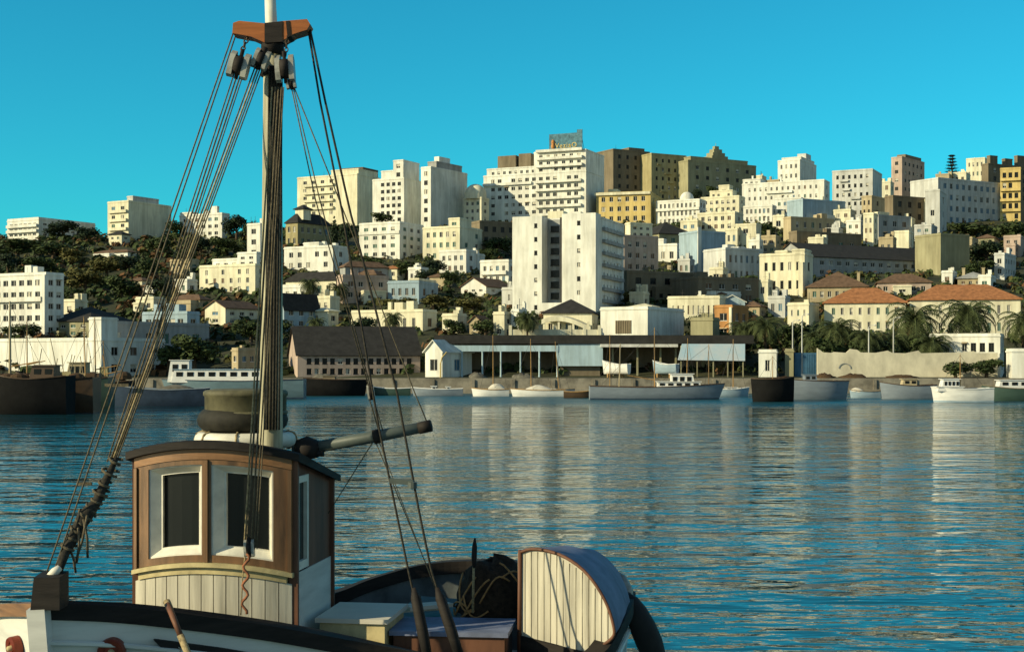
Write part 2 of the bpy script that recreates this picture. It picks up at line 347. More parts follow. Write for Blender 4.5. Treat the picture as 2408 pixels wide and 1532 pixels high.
BCOUNT = [0]
FOOT = []
def bl(name, label, cat, xl, xc, xr, yt, yb, wall=None, rows=3, cols=4, scols=2, th=27, Y=None, roof=None, W=None, z0=None, mir=False,
       extras=(), lcols=0, style=9, parapet=0.55, ws=0.46, hs=0.5, skip=None, sskip=None, base=0.0, clutter=True, group=None, **kw):
    BCOUNT[0] += 1; rng = random.Random(BCOUNT[0] * 7 + 3)
    wall = wall or M_W1; Yc = Y or depth_for(yb); t = R(-th if mir else th)
    s = lambda x: (x - CX) / FPX
    Cx = s(xc) * Yc; c_, s_ = math.cos(t), math.sin(t)
    if not mir:
        L = (Cx - s(xl) * Yc) / (c_ + s(xl) * s_); den = s_ - s(xr or xc) * c_
        Wd = (s(xr) * Yc - Cx) / den if xr and den > 0.02 else 9.0
        O = Vector((Cx - L * c_, Yc + L * s_, 0))
    else:
        L = (s(xr) * Yc - Cx) / (c_ + s(xr) * s_); den = s_ - s(xl) * c_
        Wd = (s(xl) * Yc - Cx) / den if abs(den) > 0.02 else 9.0
        O = Vector((Cx, Yc, 0))
    Wd = W or max(4.0, min(Wd, 26.0))
    zb = z0 if z0 is not None else EYE + (HY - yb) / FPX * Yc; O.z = zb
    h = EYE + (HY - yt) / FPX * Yc - zb
    if roof and roof[0] != 'flat': h -= roof[1]
    root = thing(name, label, cat, O, -t, group)
    volume(root, 0, L, 0, Wd, 0, h, wall, rows, cols, scols, lcols, style, rng, roof, parapet, 'wall', ws, hs, skip, sskip, True, base)
    upx = Yc / FPX
    for e in extras:
        k = e[0]
        if k == 'vol':      # raised wing: fractions of front, of depth, top row in the photo
            _, a, b_, c, d, top, rw, cl, sc, wm = e
            zt = EYE + (HY - top) / FPX * Yc - zb
            volume(root, a * L + 0.02, b_ * L - 0.02, c * Wd + 0.02, d * Wd - 0.02, h + 0.003, zt, wm or wall, rw, cl, sc, 0, style, rng, None, 0.4, 'upper_storey')
        elif k == 'box':    # plain rooftop hut
            _, a, b_, c, d, hh, wm = e
            m = MB(); m.box(a * L, b_ * L, c * Wd, d * Wd, h + 0.003, h + hh); m.build('stair_hut', wm or wall, root)
        elif k == 'band':   # projecting floor slabs on the front
            _, a, b_, rws, dep, wm = e
            rp = (h - 0.5) / rows
            for r_ in rws:
                m = MB(); z = rp * r_; m.box(a * L, b_ * L, -dep, -0.004, z - 0.15, z + 0.03); m.box(a * L, b_ * L, -dep, -dep + 0.12, z + 0.03, z + 0.85)
                m.box(a * L, a * L + 0.12, -dep + 0.12, -0.004, z + 0.03, z + 0.85); m.box(b_ * L - 0.12, b_ * L, -dep + 0.12, -0.004, z + 0.03, z + 0.85); m.build('balcony', wm or wall, root)
        elif k == 'fin':    # recessed or projecting vertical wall strip
            _, a, b_, dep, hh, wm = e
            m = MB(); m.box(a * L, b_ * L, -dep, -0.004, -2, h + hh); m.build('pilaster', wm or wall, root)
        elif k == 'chim':
            _, a, d, hh = e
            m = MB(); x, y = a * L, d * Wd; m.box(x - .35, x + .35, y - .35, y + .35, h - .2, h + hh); m.box(x - .45, x + .45, y - .45, y + .45, h + hh, h + hh + .2); m.build('chimney', wall, root)
        elif k == 'dome':
            _, a, d, r_ = e
            m = MB(); m.lathe([(r_, 0), (r_, r_ * .4)] + [(r_ * math.cos(R(i)), r_ * .4 + r_ * math.sin(R(i))) for i in range(10, 91, 10)], (a * L, d * Wd, h + .003), 16); m.build('dome', wall, root, True)
    if clutter and (roof is None) and Wd > 3:
        m = MB(); cnt = 0
        for _ in range(rng.randint(1, 4)):
            x = rng.uniform(.1, .8) * L; y = rng.uniform(.15, .7) * Wd; a = rng.uniform(.8, min(2.6, .3 * L)); hh = rng.uniform(1.0, 2.4)
            o = MB().box(x, x + a, y, y + a, h + .003 * (cnt + 1), h + hh); o.build('stair_hut', wall, root); cnt += 1
        for _ in range(rng.randint(1, 3)):
            x = rng.uniform(.1, .9) * L; y = rng.uniform(.1, .6) * Wd
            o = MB().tube([(x, y, h), (x, y, h + rng.uniform(1.5, 3))], 0.05, 5); o.bar((x - .6, y, h + 1.4), (x + .6, y, h + 1.4), .05); o.build('aerial', M_IRON, root)
    if cat in ('house', 'terraced house', 'apartment block', 'cottage', 'bungalow') and L > 5 and not extras:
        if rng.random() < .6:      # lower lean-to or terrace in front
            a = rng.uniform(0, .45) * L; b_ = a + rng.uniform(.3, .55) * L; hh = h * rng.uniform(.28, .5) if rows > 1 else h * .6
            volume(root, a, min(b_, L), -rng.uniform(1.4, 2.8), -.004, -2.5, hh, rng.choice((wall, M_W1, M_W2)), 1, max(1, int((b_ - a) / 2.6)), 0, 0, style, rng, None, rng.choice((.3, .8)), 'annexe', base=2.5)
        if rows > 2 and rng.random() < .5:
            rp = (h - .5) / rows
            for r_ in range(1, rows):
                m = MB(); z = rp * r_; a = rng.uniform(.1, .5) * L; b_ = min(L - .3, a + rng.uniform(2.2, 4)); m.box(a, b_, -.9, -.004, z - .12, z + .03); m.box(a, b_, -.9, -.82, z + .03, z + .85); m.build('balcony', wall, root)
        if rng.random() < .5 and roof is None:
            m = MB(); x = rng.uniform(.2, .8) * L; y = Wd * rng.uniform(.2, .5); m.box(x - .3, x + .3, y - .3, y + .3, h, h + rng.uniform(1.2, 2.4)); m.build('chimney', rng.choice((M_W1, M_W2)), root)
    FOOT.append((O.x + L / 2 * c_, O.y + Wd / 2, max(L, Wd) / 2))
    return root, L, Wd, h

# ------------------------------------------------------------------ the town on the hill (photo columns: left edge, corner, right edge; rows: top, base)
AB, HS, VL = 'apartment_block', 'house', 'villa'
# far left ridge
bl(AB, 'long low apartment block with white balcony bands at the far left end of the ridge', 'apartment block', 17, 91, 224, 516, 556, M_W1, 3, 6, 9, th=30, parapet=.9, ws=.7, hs=.4, style=0, clutter=False, extras=[('band', .02, .98, (1, 2), .9, M_W1)])
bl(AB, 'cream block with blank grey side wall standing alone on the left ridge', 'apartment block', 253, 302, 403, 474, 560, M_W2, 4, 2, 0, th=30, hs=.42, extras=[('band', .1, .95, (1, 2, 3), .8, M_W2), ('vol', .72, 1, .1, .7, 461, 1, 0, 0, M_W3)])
bl(HS, 'small pavilion with dark overhanging roof right below the lone cream ridge block', 'house', 256, 286, 300, 541, 578, M_W2, 2, 2, 1, roof=('hip', 1.2, M_RD), Y=depth_for(575), ws=.4)
bl(HS, 'low white house half hidden by trees on the left hillside', 'house', 224, 300, 322, 584, 606, M_W1, 1, 4, 1, roof=('hip', .9, M_RB))
bl(AB, 'white apartment row seen behind the left rigging ropes on the ridge', 'apartment block', 422, 522, 540, 503, 556, M_W1, 3, 6, 1, extras=[('vol', .0, .3, .1, .8, 496, 1, 2, 1, M_W1), ('box', .7, .85, .2, .5, 3, M_W1)], ws=.55)
bl(HS, 'tall narrow white house just left of the big mast', 'house', 581, 612, 640, 528, 606, M_W1, 3, 1, 1, ws=.6)
bl(HS, 'lower left white terraced house with three roof levels left of the mast', 'terraced house', 469, 600, 690, 624, 690, M_W2, 3, 6, 3, W=10, ws=.34, hs=.6, extras=[('vol', .12, .62, .25, .95, 606, 1, 3, 1, M_W1), ('vol', .64, .98, .1, .95, 594, 2, 2, 2, M_W1)])
bl(HS, 'white two storey house with arched door between the mast and the dark tree', 'house', 668, 783, 806, 580, 634, M_W1, 2, 5, 1, W=8, extras=[('vol', .3, .62, .3, .9, 568, 1, 2, 0, M_W1)])
bl('hotel', 'white hotel with grey side wall cut by the left edge of the photo', 'hotel', -60, 108, 150, 645, 790, M_W1, 5, 8, 2, style=0, ws=.62, hs=.5, extras=[('fin', .0, .04, .4, 0, M_W1), ('fin', .96, 1, .4, 0, M_W1), ('band', .04, .96, (3,), .7, M_W1)])
bl(HS, 'bungalow with wide dark hipped roof behind the bright stepped warehouse wall', 'bungalow', 106, 215, 300, 717, 792, M_KH, 2, 4, 3, roof=('hip', 3.2, M_RD), W=13)
bl(HS, 'small cream cabin seen through the left rigging above the grey warehouse', 'house', 319, 361, 372, 702, 730, M_W2, 1, 2, 1)
bl(HS, 'cream gable ended house with long grey side wall left of the mast', 'house', 482, 530, 608, 706, 762, M_W2, 2, 1, 3, roof=('gy', 1.6, M_RB), th=32)
bl(HS, 'low blue grey building with white window frames behind the left rigging', 'building', 334, 440, 466, 737, 800, M_BL, 2, 5, 1, ws=.7, style=0)
bl(HS, 'tan storehouse with bright end wall close left of the mast at the quay', 'storehouse', 545, 560, 640, 824, 886, M_T, 2, 1, 4, Y=258, z0=2.7, th=35, W=9)
# centre left
v = bl(VL, 'ochre villa with dark hipped roof topped by a little belvedere', 'villa', 672, 700, 782, 496, 580, M_OC, 2, 2, 5, roof=('hip', 3.6, M_RD), th=35, W=16)
m = MB(); m.box(v[1] * .4, v[1] * .4 + 3.6, 2.2, 5.8, v[3] + 1, v[3] + 4.6); m.build('belvedere', M_W2, v[0])
hip_roof(v[1] * .4, v[1] * .4 + 3.6, 2.2, 5.8, v[3] + 4.6, 1.5, .6).build('belvedere_roof', M_RD, v[0])
bl(AB, 'pale yellow block with balconied front and blank right bay left of the twin towers', 'apartment block', 699, 840, 893, 410, 505, M_W2, 5, 6, 0, style=0, ws=.6, hs=.45, skip=lambda c, r: c > 3, extras=[('band', .12, .62, (1, 2, 3, 4), 1.0, M_W2), ('vol', .55, 1, .05, .9, 397, 1, 0, 0, M_W2), ('vol', .62, .98, .3, .98, 391, 1, 0, 0, M_RB)])
bl(AB, 'white stepped tower of six storeys, left half of the twin towers', 'tower block', 876, 950, 992, 420, 524, M_W1, 6, 5, 0, style=1, ws=.6, hs=.5, clutter=False, skip=lambda c, r: c == 0 or (c < 4 and r < 1), extras=[('vol', .22, .64, .1, .9, 399, 0, 0, 0, M_W1), ('vol', .66, .98, 0, .9, 377, 2, 1, 0, M_W1)])
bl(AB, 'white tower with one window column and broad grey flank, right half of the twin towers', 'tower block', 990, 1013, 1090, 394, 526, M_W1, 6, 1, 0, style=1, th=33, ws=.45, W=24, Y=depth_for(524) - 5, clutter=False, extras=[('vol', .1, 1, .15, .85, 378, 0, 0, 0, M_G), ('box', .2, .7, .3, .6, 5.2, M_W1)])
bl(HS, 'square white four storey house with cornice bands and shaded blue side below the twin towers', 'house', 845, 940, 996, 524, 606, M_W1, 4, 4, 3, style=2, hs=.48, extras=[('band', .0, 1.0, (3,), .35, M_W1)], clutter=False)
bl(HS, 'cream house with raised right turret next to the square white four storey house', 'house', 994, 1081, 1136, 534, 612, M_W2, 3, 5, 2, style=2, clutter=False, extras=[('vol', .70, 1, 0, .5, 514, 1, 1, 1, M_W2)])
bl(HS, 'low white annexe with pillars below the turreted cream house', 'house', 1033, 1096, 1120, 590, 642, M_W1, 2, 4, 1, ws=.5, clutter=False)
bl(HS, 'cream rounded house squeezed between the twin towers and the hotel', 'house', 1090, 1132, 1150, 466, 522, M_W2, 3, 3, 1, extras=[('dome', .5, .4, 4.2)], clutter=False)
bl(HS, 'white gabled cottage with brown door and long right roof', 'cottage', 1084, 1143, 1196, 652, 688, M_W1, 1, 3, 2, roof=('gy', 2.2, M_RB), th=33, W=12)
bl(HS, 'lit white house with balcony touching the left wall of the foreground white tower', 'house', 1129, 1196, 1206, 614, 668, M_W1, 2, 4, 1, extras=[('band', .05, .95, (1,), .8, M_W1)], clutter=False)
bl(VL, 'cream bungalow with dark hipped roof behind two palms right of the mast', 'bungalow', 672, 790, 812, 636, 700, M_W2, 1, 5, 2, roof=('hip', 2.2, M_RD))
bl(HS, 'small grey house seen through the right rigging', 'house', 806, 812, 912, 612, 660, M_G, 2, 3, 2, roof=('hip', 1.6, M_RB), mir=True, th=28)
bl(HS, 'pink house in patchy shade under the right rigging', 'house', 800, 806, 914, 650, 706, M_PK, 2, 4, 2, mir=True, th=28)
bl(HS, 'low pale blue house with one lit cream end bay above the olive bank', 'house', 912, 985, 1030, 664, 704, M_BL, 1, 4, 2, th=18, extras=[('vol', .7, 1, 0, .9, 657, 1, 1, 1, M_W2)], clutter=False)
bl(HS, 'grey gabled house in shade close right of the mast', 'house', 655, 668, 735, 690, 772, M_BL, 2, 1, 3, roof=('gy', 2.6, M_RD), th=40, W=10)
bl(HS, 'small cream lodge with flat eaves above the black quay shed roof', 'lodge', 716, 772, 790, 722, 762, M_W2, 1, 3, 1, roof=('hip', .7, M_W2))
bl(HS, 'low cream wall house among palms below the olive bank', 'house', 826, 994, 1012, 732, 780, M_W2, 1, 7, 1, W=6, style=3, ws=.35)
# hotel and neighbours
hr = bl('hotel', 'massive stepped white hotel with terraces and a rooftop sign', 'hotel', 1137, 1378, 1441, 402, 522, M_W1, 6, 13, 0, th=24, style=0, ws=.55, hs=.46, W=20, clutter=False,
   extras=[('vol', .02, .60, .06, .8, 384, 1, 9, 0, M_W1), ('vol', .50, 1, .0, 1, 352, 3, 6, 0, M_W1), ('band', .0, .48, (5,), .9, M_W1), ('band', .52, .96, (1, 2, 3, 4, 5), 1.2, M_W1)])
L, Wd, h = hr[1:]; zz = h + (402 - 384) * depth_for(522) / FPX + .5
m = MB(); m.box(L * .10, L * .28, Wd * .2, Wd * .6, zz, zz + 5); m.box(L * .30, L * .42, Wd * .25, Wd * .6, zz, zz + 5.6); m.build('machine_room', M_BR, hr[0])
uz = EYE + (850 - 352) / FPX * depth_for(522) - hr[0].location.z
for k in range(3):
    m = MB(); m.box(L * .53, L * .97, -1.35, -.003, uz - 2.9 * k - .1, uz - 2.9 * k + .9); m.build('balcony', M_W1, hr[0])
# roof sign of the hotel
d = depth_for(522); sg = thing('roof_sign', 'weathered blue billboard with yellow lettering on the hotel roof', 'sign', hr[0].location, -R(24))
sz = uz + .42; sx0, sx1 = L * .60, L * .92; sh_ = 48 * d / FPX
M_SIGN = mat('sign_board_blue', (0.10, 0.22, 0.28), .8, .3, .7); M_SY = mat('sign_lettering_yellow', (0.65, 0.50, 0.18), .7, .15, 1)
m = MB(); m.box(sx0, sx1, 5.0, 5.25, sz + .5, sz + sh_ * .93); m.box(sx1 - 2.2, sx1, 5.0, 5.25, sz + sh_ * .93, sz + sh_ * 1.08); m.build('sign_board', M_SIGN, sg)
m = MB()
for i in range(7):
    x = sx0 + .3 + i * (sx1 - sx0 - .6) / 6; m.bar((x, 5.4, sz), (x, 5.4, sz + sh_ * .9), .14); m.bar((x, 5.4, sz + sh_ * .7), (x, 8.2, sz), .12)
m.build('sign_frame', M_IRON, sg)
m = MB(); m.lathe([(0, 0), (.55, .2), (.8, 1.0), (.55, 1.9), (.75, 2.6), (.5, 3.4), (0, 3.7)], (sx0 + 1.7, 4.8, sz + 1.4), 10); m.build('sign_emblem', mat('sign_orange', (.60, .26, .07), .7, .2, 1), sg, True)
cu = bpy.data.curves.new('sign_text', 'FONT'); cu.body = 'VeziaO'; cu.size = 2.7; cu.extrude = .06; cu.space_character = 1.15
to = bpy.data.objects.new('sign_text', cu); COL.objects.link(to); to.parent = sg; to.location = (sx0 + 2.6, 4.85, sz + 1.7); to.rotation_euler = (R(90), 0, 0); cu.materials.append(M_SY)
me_ = bpy.data.meshes.new_from_object(to); lo_, ro_ = to.location.copy(), to.rotation_euler.copy(); bpy.data.objects.remove(to); to = link('sign_text', me_, sg, lo_); to.rotation_euler = ro_
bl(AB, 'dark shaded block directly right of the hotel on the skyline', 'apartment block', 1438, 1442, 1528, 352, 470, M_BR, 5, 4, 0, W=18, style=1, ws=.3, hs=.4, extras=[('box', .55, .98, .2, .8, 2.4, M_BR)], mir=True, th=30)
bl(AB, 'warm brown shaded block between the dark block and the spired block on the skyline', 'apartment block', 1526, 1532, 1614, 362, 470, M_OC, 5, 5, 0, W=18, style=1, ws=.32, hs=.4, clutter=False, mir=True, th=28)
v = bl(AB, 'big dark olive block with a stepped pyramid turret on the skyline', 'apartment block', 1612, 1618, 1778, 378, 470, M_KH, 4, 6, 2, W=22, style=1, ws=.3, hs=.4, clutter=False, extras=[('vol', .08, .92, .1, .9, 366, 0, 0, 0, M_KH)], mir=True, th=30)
L, Wd, h = v[1:]; zz = h + 2.4; m = MB()
for i, (a, c) in enumerate(((4.6, 1.6), (3.5, 1.6), (2.4, 1.7), (1.2, 1.6))): m.box(L * .52 - a, L * .52 + a, 6 - a * .7, 6 + a * .7, zz + i * 1.6 - .02 * i, zz + i * 1.6 + c)
m.tube([(L * .52, 6, zz + 6.4), (L * .52, 6, zz + 8)], .1, 6); m.build('pyramid_turret', M_KH, v[0])
bl(HS, 'yellow house with blue grey upper storey and overhanging cream eaves below the hotel', 'house', 1402, 1530, 1556, 452, 524, M_Y, 3, 6, 2, th=16, style=0, clutter=False, extras=[('box', .15, .32, .3, .6, 2.6, M_W2), ('band', -.03, 1.0, (3,), .8, M_W2)])
tw = bl(AB, 'tall white tower block with two window columns standing before the hotel', 'tower block', 1219, 1413, 1467, 512, 738, M_W1, 8, 9, 6, th=20, style=1, ws=.26, hs=.3, clutter=False, parapet=.3, skip=lambda c, r: c in (0, 1, 2, 3, 4, 5, 7, 8) or r == 0, extras=[])
L, Wd, h = tw[1:]
# the recess of the tower: bays stand forward of it
m = MB(); f1 = .36; f2 = .60; BD = 4.2
facade(m, (0, -BD, 0), (1, 0, 0), (0, -1, 0), L * f1, -3, h + .5, 3, 8, tw[0], 1, random.Random(2), ws=.36, hs=.34, skip=lambda c, r: c != 2)
m.quad((L * f1, -BD, 2.6), (L * f1, 0, 2.6), (L * f1, 0, h + .5), (L * f1, -BD, h + .5)); m.quad((0, -0.004, -3), (0, -BD, -3), (0, -BD, h + .5), (0, -.004, h + .5)); m.quad((0, -BD, h + .5), (L * f1, -BD, h + .5), (L * f1, 0, h + .5), (0, 0, h + .5))
m.build('left_bay', M_W1, tw[0])
m = MB()
facade(m, (L * f2, -BD, 0), (1, 0, 0), (0, -1, 0), L * (1 - f2), -3, h + .8, 3, 8, tw[0], 1, random.Random(4), ws=.34, hs=.34, skip=lambda c, r: c != 1 or r < 1)
m.quad((L * f2, 0, -3), (L * f2, -BD, -3), (L * f2, -BD, h + .8), (L * f2, 0, h + .8)); m.quad((L, -BD, -3), (L, 0.0, -3), (L, 0, h + .8), (L, -BD, h + .8)); m.quad((L * f2, -BD, h + .8), (L, -BD, h + .8), (L, 0, h + .8), (L * f2, 0, h + .8))
m.build('right_bay', M_W1, tw[0])
m = MB(); m.box(L * f1 + .003, L * f2 - .003, -BD + .003, -.005, -3, 2.6); m.build('entrance_block', M_W1, tw[0])
m = MB(); m.box(L * (f2 - .055), L * f2 - .004, -BD * .55, -.006, 2.603, h + .2); m.build('recess_shade_strip', M_IRON, tw[0])  # dark strip standing in for the shade on the recess's right side
m = MB(); m.box(L * f1 + .004, L * (f2 - .055) - .004, -.06, -.006, 2.603, h + .2); m.build('recess_shade_panel', M_G, tw[0])  # grey panel puts the shade of the recess into the wall colour
for r_ in range(7):
    x = L * (f1 + .09); link('window', window_mesh(2.0, 1.5, 1), tw[0], (x, -.13, 3.6 + r_ * (h - 4) / 7))
m = MB(); m.box(L * .34, L * .53, 1.2, 4.5, h + .003, h + 2.1); m.build('stair_hut', M_W2, tw[0])
for r_ in range(1, 8):
    m = MB(); m.box(L + .004, L + .7, 1.0, Wd * .9, h / 8 * r_ - .1, h / 8 * r_ + .7); m.build('balcony', M_G, tw[0])
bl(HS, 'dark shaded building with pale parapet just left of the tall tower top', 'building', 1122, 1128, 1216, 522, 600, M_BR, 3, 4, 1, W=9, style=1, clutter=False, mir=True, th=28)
bl(HS, 'pink grey apartment house with brown windows tucked behind the tall tower right side', 'apartment block', 1463, 1468, 1548, 556, 640, M_PK, 3, 4, 2, style=3, clutter=False, extras=[('vol', .2, .85, .1, .8, 524, 2, 3, 1, M_W2)], mir=True, th=28)
bl(HS, 'grey house with large dark hipped roof right of the pink grey apartment house', 'house', 1542, 1550, 1634, 516, 600, M_KH, 2, 4, 2, roof=('hip', 4.2, M_RD), W=14, mir=True, th=28)
bl(HS, 'bright little white house with tall left stack under the dark hipped roof', 'house', 1547, 1592, 1602, 576, 618, M_W1, 1, 2, 1, clutter=False, extras=[('vol', 0, .3, 0, .6, 562, 0, 0, 0, M_W1)])
bl(HS, 'white colonnaded house with a small dome above the slate blue wall', 'house', 1543, 1645, 1660, 470, 528, M_W1, 3, 9, 2, style=0, ws=.5, hs=.6, clutter=False, extras=[('dome', .65, .4, 2.6), ('band', 0, 1, (2,), .6, M_W1)])
bl(HS, 'cream terraced house with red tinted roof edge left of the long white building', 'terraced house', 1648, 1738, 1752, 462, 516, M_W2, 3, 6, 1, extras=[('vol', .2, .8, .2, .9, 446, 1, 4, 0, M_W2), ('vol', .42, .7, .3, .9, 433, 1, 1, 0, M_W2)], clutter=False, ws=.5)
bl(HS, 'cream arcaded house one step below the cream terraced house', 'house', 1640, 1728, 1748, 500, 560, M_W2, 3, 5, 1, style=3, ws=.5, hs=.55)
bl(AB, 'white block with penthouse and grey flank rising behind the long white building', 'apartment block', 1829, 1881, 1957, 376, 446, M_W1, 3, 4, 0, th=30, clutter=False, ws=.4, extras=[('vol', .1, .98, .1, .9, 368, 1, 3, 0, M_W1), ('box', .5, .9, .5, .8, 5, M_W3)])
bl(AB, 'long bright white building with rows of windows stepping along the right hill', 'apartment block', 1745, 1938, 1958, 424, 490, M_W1, 3, 13, 1, th=26, ws=.36, hs=.42, clutter=False, W=10, extras=[('vol', .0, .22, .1, .9, 412, 1, 3, 0, M_W1), ('band', .3, .62, (2,), .9, M_W1), ('chim', .1, .4, 4), ('chim', .45, .4, 3)])
bl(AB, 'pale grey white block with tall dark window slot and shaded right end', 'apartment block', 1957, 2052, 2074, 399, 508, M_W3, 5, 6, 0, th=26, style=1, ws=.42, hs=.42, clutter=False)
bl(HS, 'small bright white house with a row of arches before the long white building', 'house', 1748, 1816, 1826, 484, 524, M_W1, 2, 6, 1, ws=.5, hs=.6, clutter=False)
bl(HS, 'white house with blue shaded wing under the long white building', 'house', 1822, 1884, 1894, 466, 522, M_W1, 3, 4, 1, th=24, clutter=False)
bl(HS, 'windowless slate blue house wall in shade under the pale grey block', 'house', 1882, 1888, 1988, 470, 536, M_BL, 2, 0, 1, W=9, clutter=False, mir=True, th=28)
bl(HS, 'cream cube house on the slope right of the dark bank', 'house', 1817, 1844, 1852, 508, 540, M_W2, 1, 1, 1)
bl(HS, 'cream blank lit cream house stepping down to a low wing', 'house', 1729, 1778, 1790, 528, 576, M_W2, 2, 1, 1, ws=.3, clutter=False)
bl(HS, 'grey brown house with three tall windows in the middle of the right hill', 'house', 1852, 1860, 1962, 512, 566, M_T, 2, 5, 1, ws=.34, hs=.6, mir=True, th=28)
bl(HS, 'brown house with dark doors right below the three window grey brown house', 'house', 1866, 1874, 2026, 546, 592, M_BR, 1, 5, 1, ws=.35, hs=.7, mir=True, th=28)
bl(AB, 'dark brick red block with lit cream end on the right skyline', 'apartment block', 2096, 2121, 2204, 370, 452, M_PK, 4, 1, 5, th=40, style=1, ws=.5, hs=.4, clutter=False, extras=[('box', .1, .9, .2, .9, 2.2, M_BR)])
bl(HS, 'pale lit gable house beside the ridge conifer on the right skyline', 'house', 2272, 2316, 2352, 372, 440, M_W2, 3, 4, 1, ws=.4, th=30, clutter=False)
bl(AB, 'dark crenellated block with turrets at the right end of the skyline', 'apartment block', 2316, 2324, 2440, 386, 470, M_BR, 4, 6, 1, style=1, ws=.4, clutter=False, extras=[('vol', .05, .2, .1, .6, 366, 0, 0, 0, M_BR), ('vol', .35, .5, .1, .6, 370, 0, 0, 0, M_BR), ('vol', .6, .95, .1, .6, 360, 0, 0, 0, M_BR)], mir=True, th=28)
bl(AB, 'wide pale green grey apartment house with bay windows in half shade at the right', 'apartment block', 2178, 2206, 2352, 420, 528, M_W3, 4, 9, 0, style=4, ws=.45, hs=.5, clutter=False, W=14, mir=True, th=30)
bl(AB, 'narrow yellow block with stacked loggias at the right edge of the photo', 'apartment block', 2352, 2400, 2450, 396, 520, M_Y, 5, 3, 3, th=20, style=1, ws=.6, clutter=False, extras=[('band', .0, 1, (1, 2, 3, 4), 1.0, M_Y)])
bl(HS, 'tall dark house with narrow lit cream left strip on the right hill', 'house', 2026, 2050, 2098, 462, 530, M_T, 3, 2, 2, th=38, style=1, ws=.4, clutter=False)
bl(HS, 'tall brown house with bright edge pillar next to the pale curved house', 'house', 2096, 2100, 2178, 462, 548, M_BR, 3, 3, 1, style=1, ws=.35, extras=[('fin', .93, 1, .5, 0, M_W2)], clutter=False, mir=True, th=30)
bl(HS, 'pale blank fronted house in front of the wide bay windowed apartment house', 'house', 2176, 2210, 2226, 448, 548, M_W3, 3, 1, 1, th=26, ws=.3, clutter=False)
bl(HS, 'slim cream house with two window rows standing alone in the right slope', 'house', 2030, 2054, 2064, 503, 578, M_W2, 3, 2, 1, clutter=False)
bl(HS, 'grey rendered house with cream dormer in the middle of the right slope', 'house', 2056, 2066, 2142, 508, 566, M_G, 2, 3, 1, extras=[('vol', .0, .35, .1, .6, 500, 1, 1, 0, M_W2)], clutter=False, mir=True, th=28)
bl(HS, 'cream yellow cube house with blank front above the big dark roof', 'house', 2102, 2137, 2148, 545, 586, M_W2, 1, 0, 1, clutter=False)
bl('warehouse', 'long grey building under a huge dark roof in the lower right town', 'building', 1894, 1904, 2212, 566, 650, M_G, 2, 14, 0, style=0, roof=('gx', 4.2, M_RD), W=16, ws=.5, mir=True, th=28)
bl(AB, 'blank khaki wall block at the right end of the huge dark roof', 'building', 2206, 2212, 2280, 552, 640, M_KH, 2, 0, 2, W=10, clutter=False, mir=True, th=28)
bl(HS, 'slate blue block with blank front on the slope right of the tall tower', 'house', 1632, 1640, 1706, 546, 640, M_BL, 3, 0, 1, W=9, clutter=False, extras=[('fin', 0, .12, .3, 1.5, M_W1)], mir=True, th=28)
bl(HS, 'long grey building with two rows of tall windows in shade mid right', 'building', 1698, 1706, 1794, 586, 664, M_W3, 2, 6, 1, ws=.4, hs=.6, W=10, mir=True, th=28)
bl(HS, 'bright cream stepped building with three lit bays and a buttress right of centre', 'building', 1786, 1892, 1900, 598, 690, M_W2, 2, 5, 1, style=1, ws=.4, clutter=False, W=8, extras=[('vol', .35, .62, .0, .8, 590, 1, 1, 0, M_W2), ('vol', .72, 1, 0, .8, 588, 1, 1, 0, M_W2), ('fin', .9, 1, 1.6, -2, M_W2)])
bl(HS, 'house with wide brown hipped roof left of the orange roofed villa', 'house', 1898, 2040, 2064, 634, 706, M_T, 1, 7, 2, th=14, roof=('hip', 4, M_RB), W=14, extras=[('chim', .85, .4, 3.6)])
bl(VL, 'long cream villa under a bright orange tiled roof behind the right palms', 'villa', 1938, 2130, 2146, 672, 782, M_W2, 2, 8, 2, th=14, roof=('hip', 3.4, M_RT), W=12, ws=.35, style=2)
bl(VL, 'second cream villa with orange tiled roof at the right edge behind palms', 'villa', 2140, 2400, 2440, 664, 790, M_W2, 2, 10, 2, th=12, roof=('hip', 3.4, M_RT), W=12, ws=.35, style=2)
bl(HS, 'pale house with shaded front at the right edge above the orange roofs', 'house', 2338, 2362, 2430, 598, 650, M_W3, 2, 1, 4, th=34, W=12)
bl(HS, 'low house with grey green roof above the second orange roofed villa', 'house', 2252, 2330, 2350, 636, 672, M_T, 1, 4, 1, th=14, roof=('hip', 1.8, M_G), extras=[('chim', .2, .3, 2.6), ('chim', .8, .3, 2.6)])
bl(HS, 'brown roofed low house between the two orange roofs', 'house', 2064, 2190, 2216, 640, 690, M_PK, 1, 5, 1, th=12, roof=('hip', 2.4, M_RB))
bl(HS, 'small blue fronted house with a white gable above the orange wall', 'house', 1692, 1752, 1766, 694, 742, M_BL, 1, 2, 1, th=8, roof=('gy', 1.5, M_W1))
bl(HS, 'row of low cream houses with ribbed wall behind the white cube building', 'house', 1570, 1692, 1716, 700, 752, M_W2, 1, 9, 1, th=20, ws=.3, hs=.7, style=3)
bl(HS, 'low cream garden house right of the tall tower foot', 'house', 1484, 1530, 1546, 712, 748, M_W2, 1, 2, 1, roof=('hip', .7, M_W2))
bl(HS, 'orange plastered house with cream edge above the blue hoarding', 'house', 1680, 1722, 1768, 722, 800, M_OR, 2, 1, 2, th=34, W=8, clutter=False, extras=[('fin', .86, 1, .4, 0, M_W2)])
bl(HS, 'cream parapet house among dark trees left of the orange roofed villa', 'house', 1852, 1902, 1926, 716, 780, M_W2, 2, 3, 1, ws=.3)
bl(HS, 'low yellowish outbuilding left of the orange plastered house behind the white cube building', 'outbuilding', 1624, 1676, 1690, 752, 810, M_KH, 1, 3, 1, Y=268, z0=4)
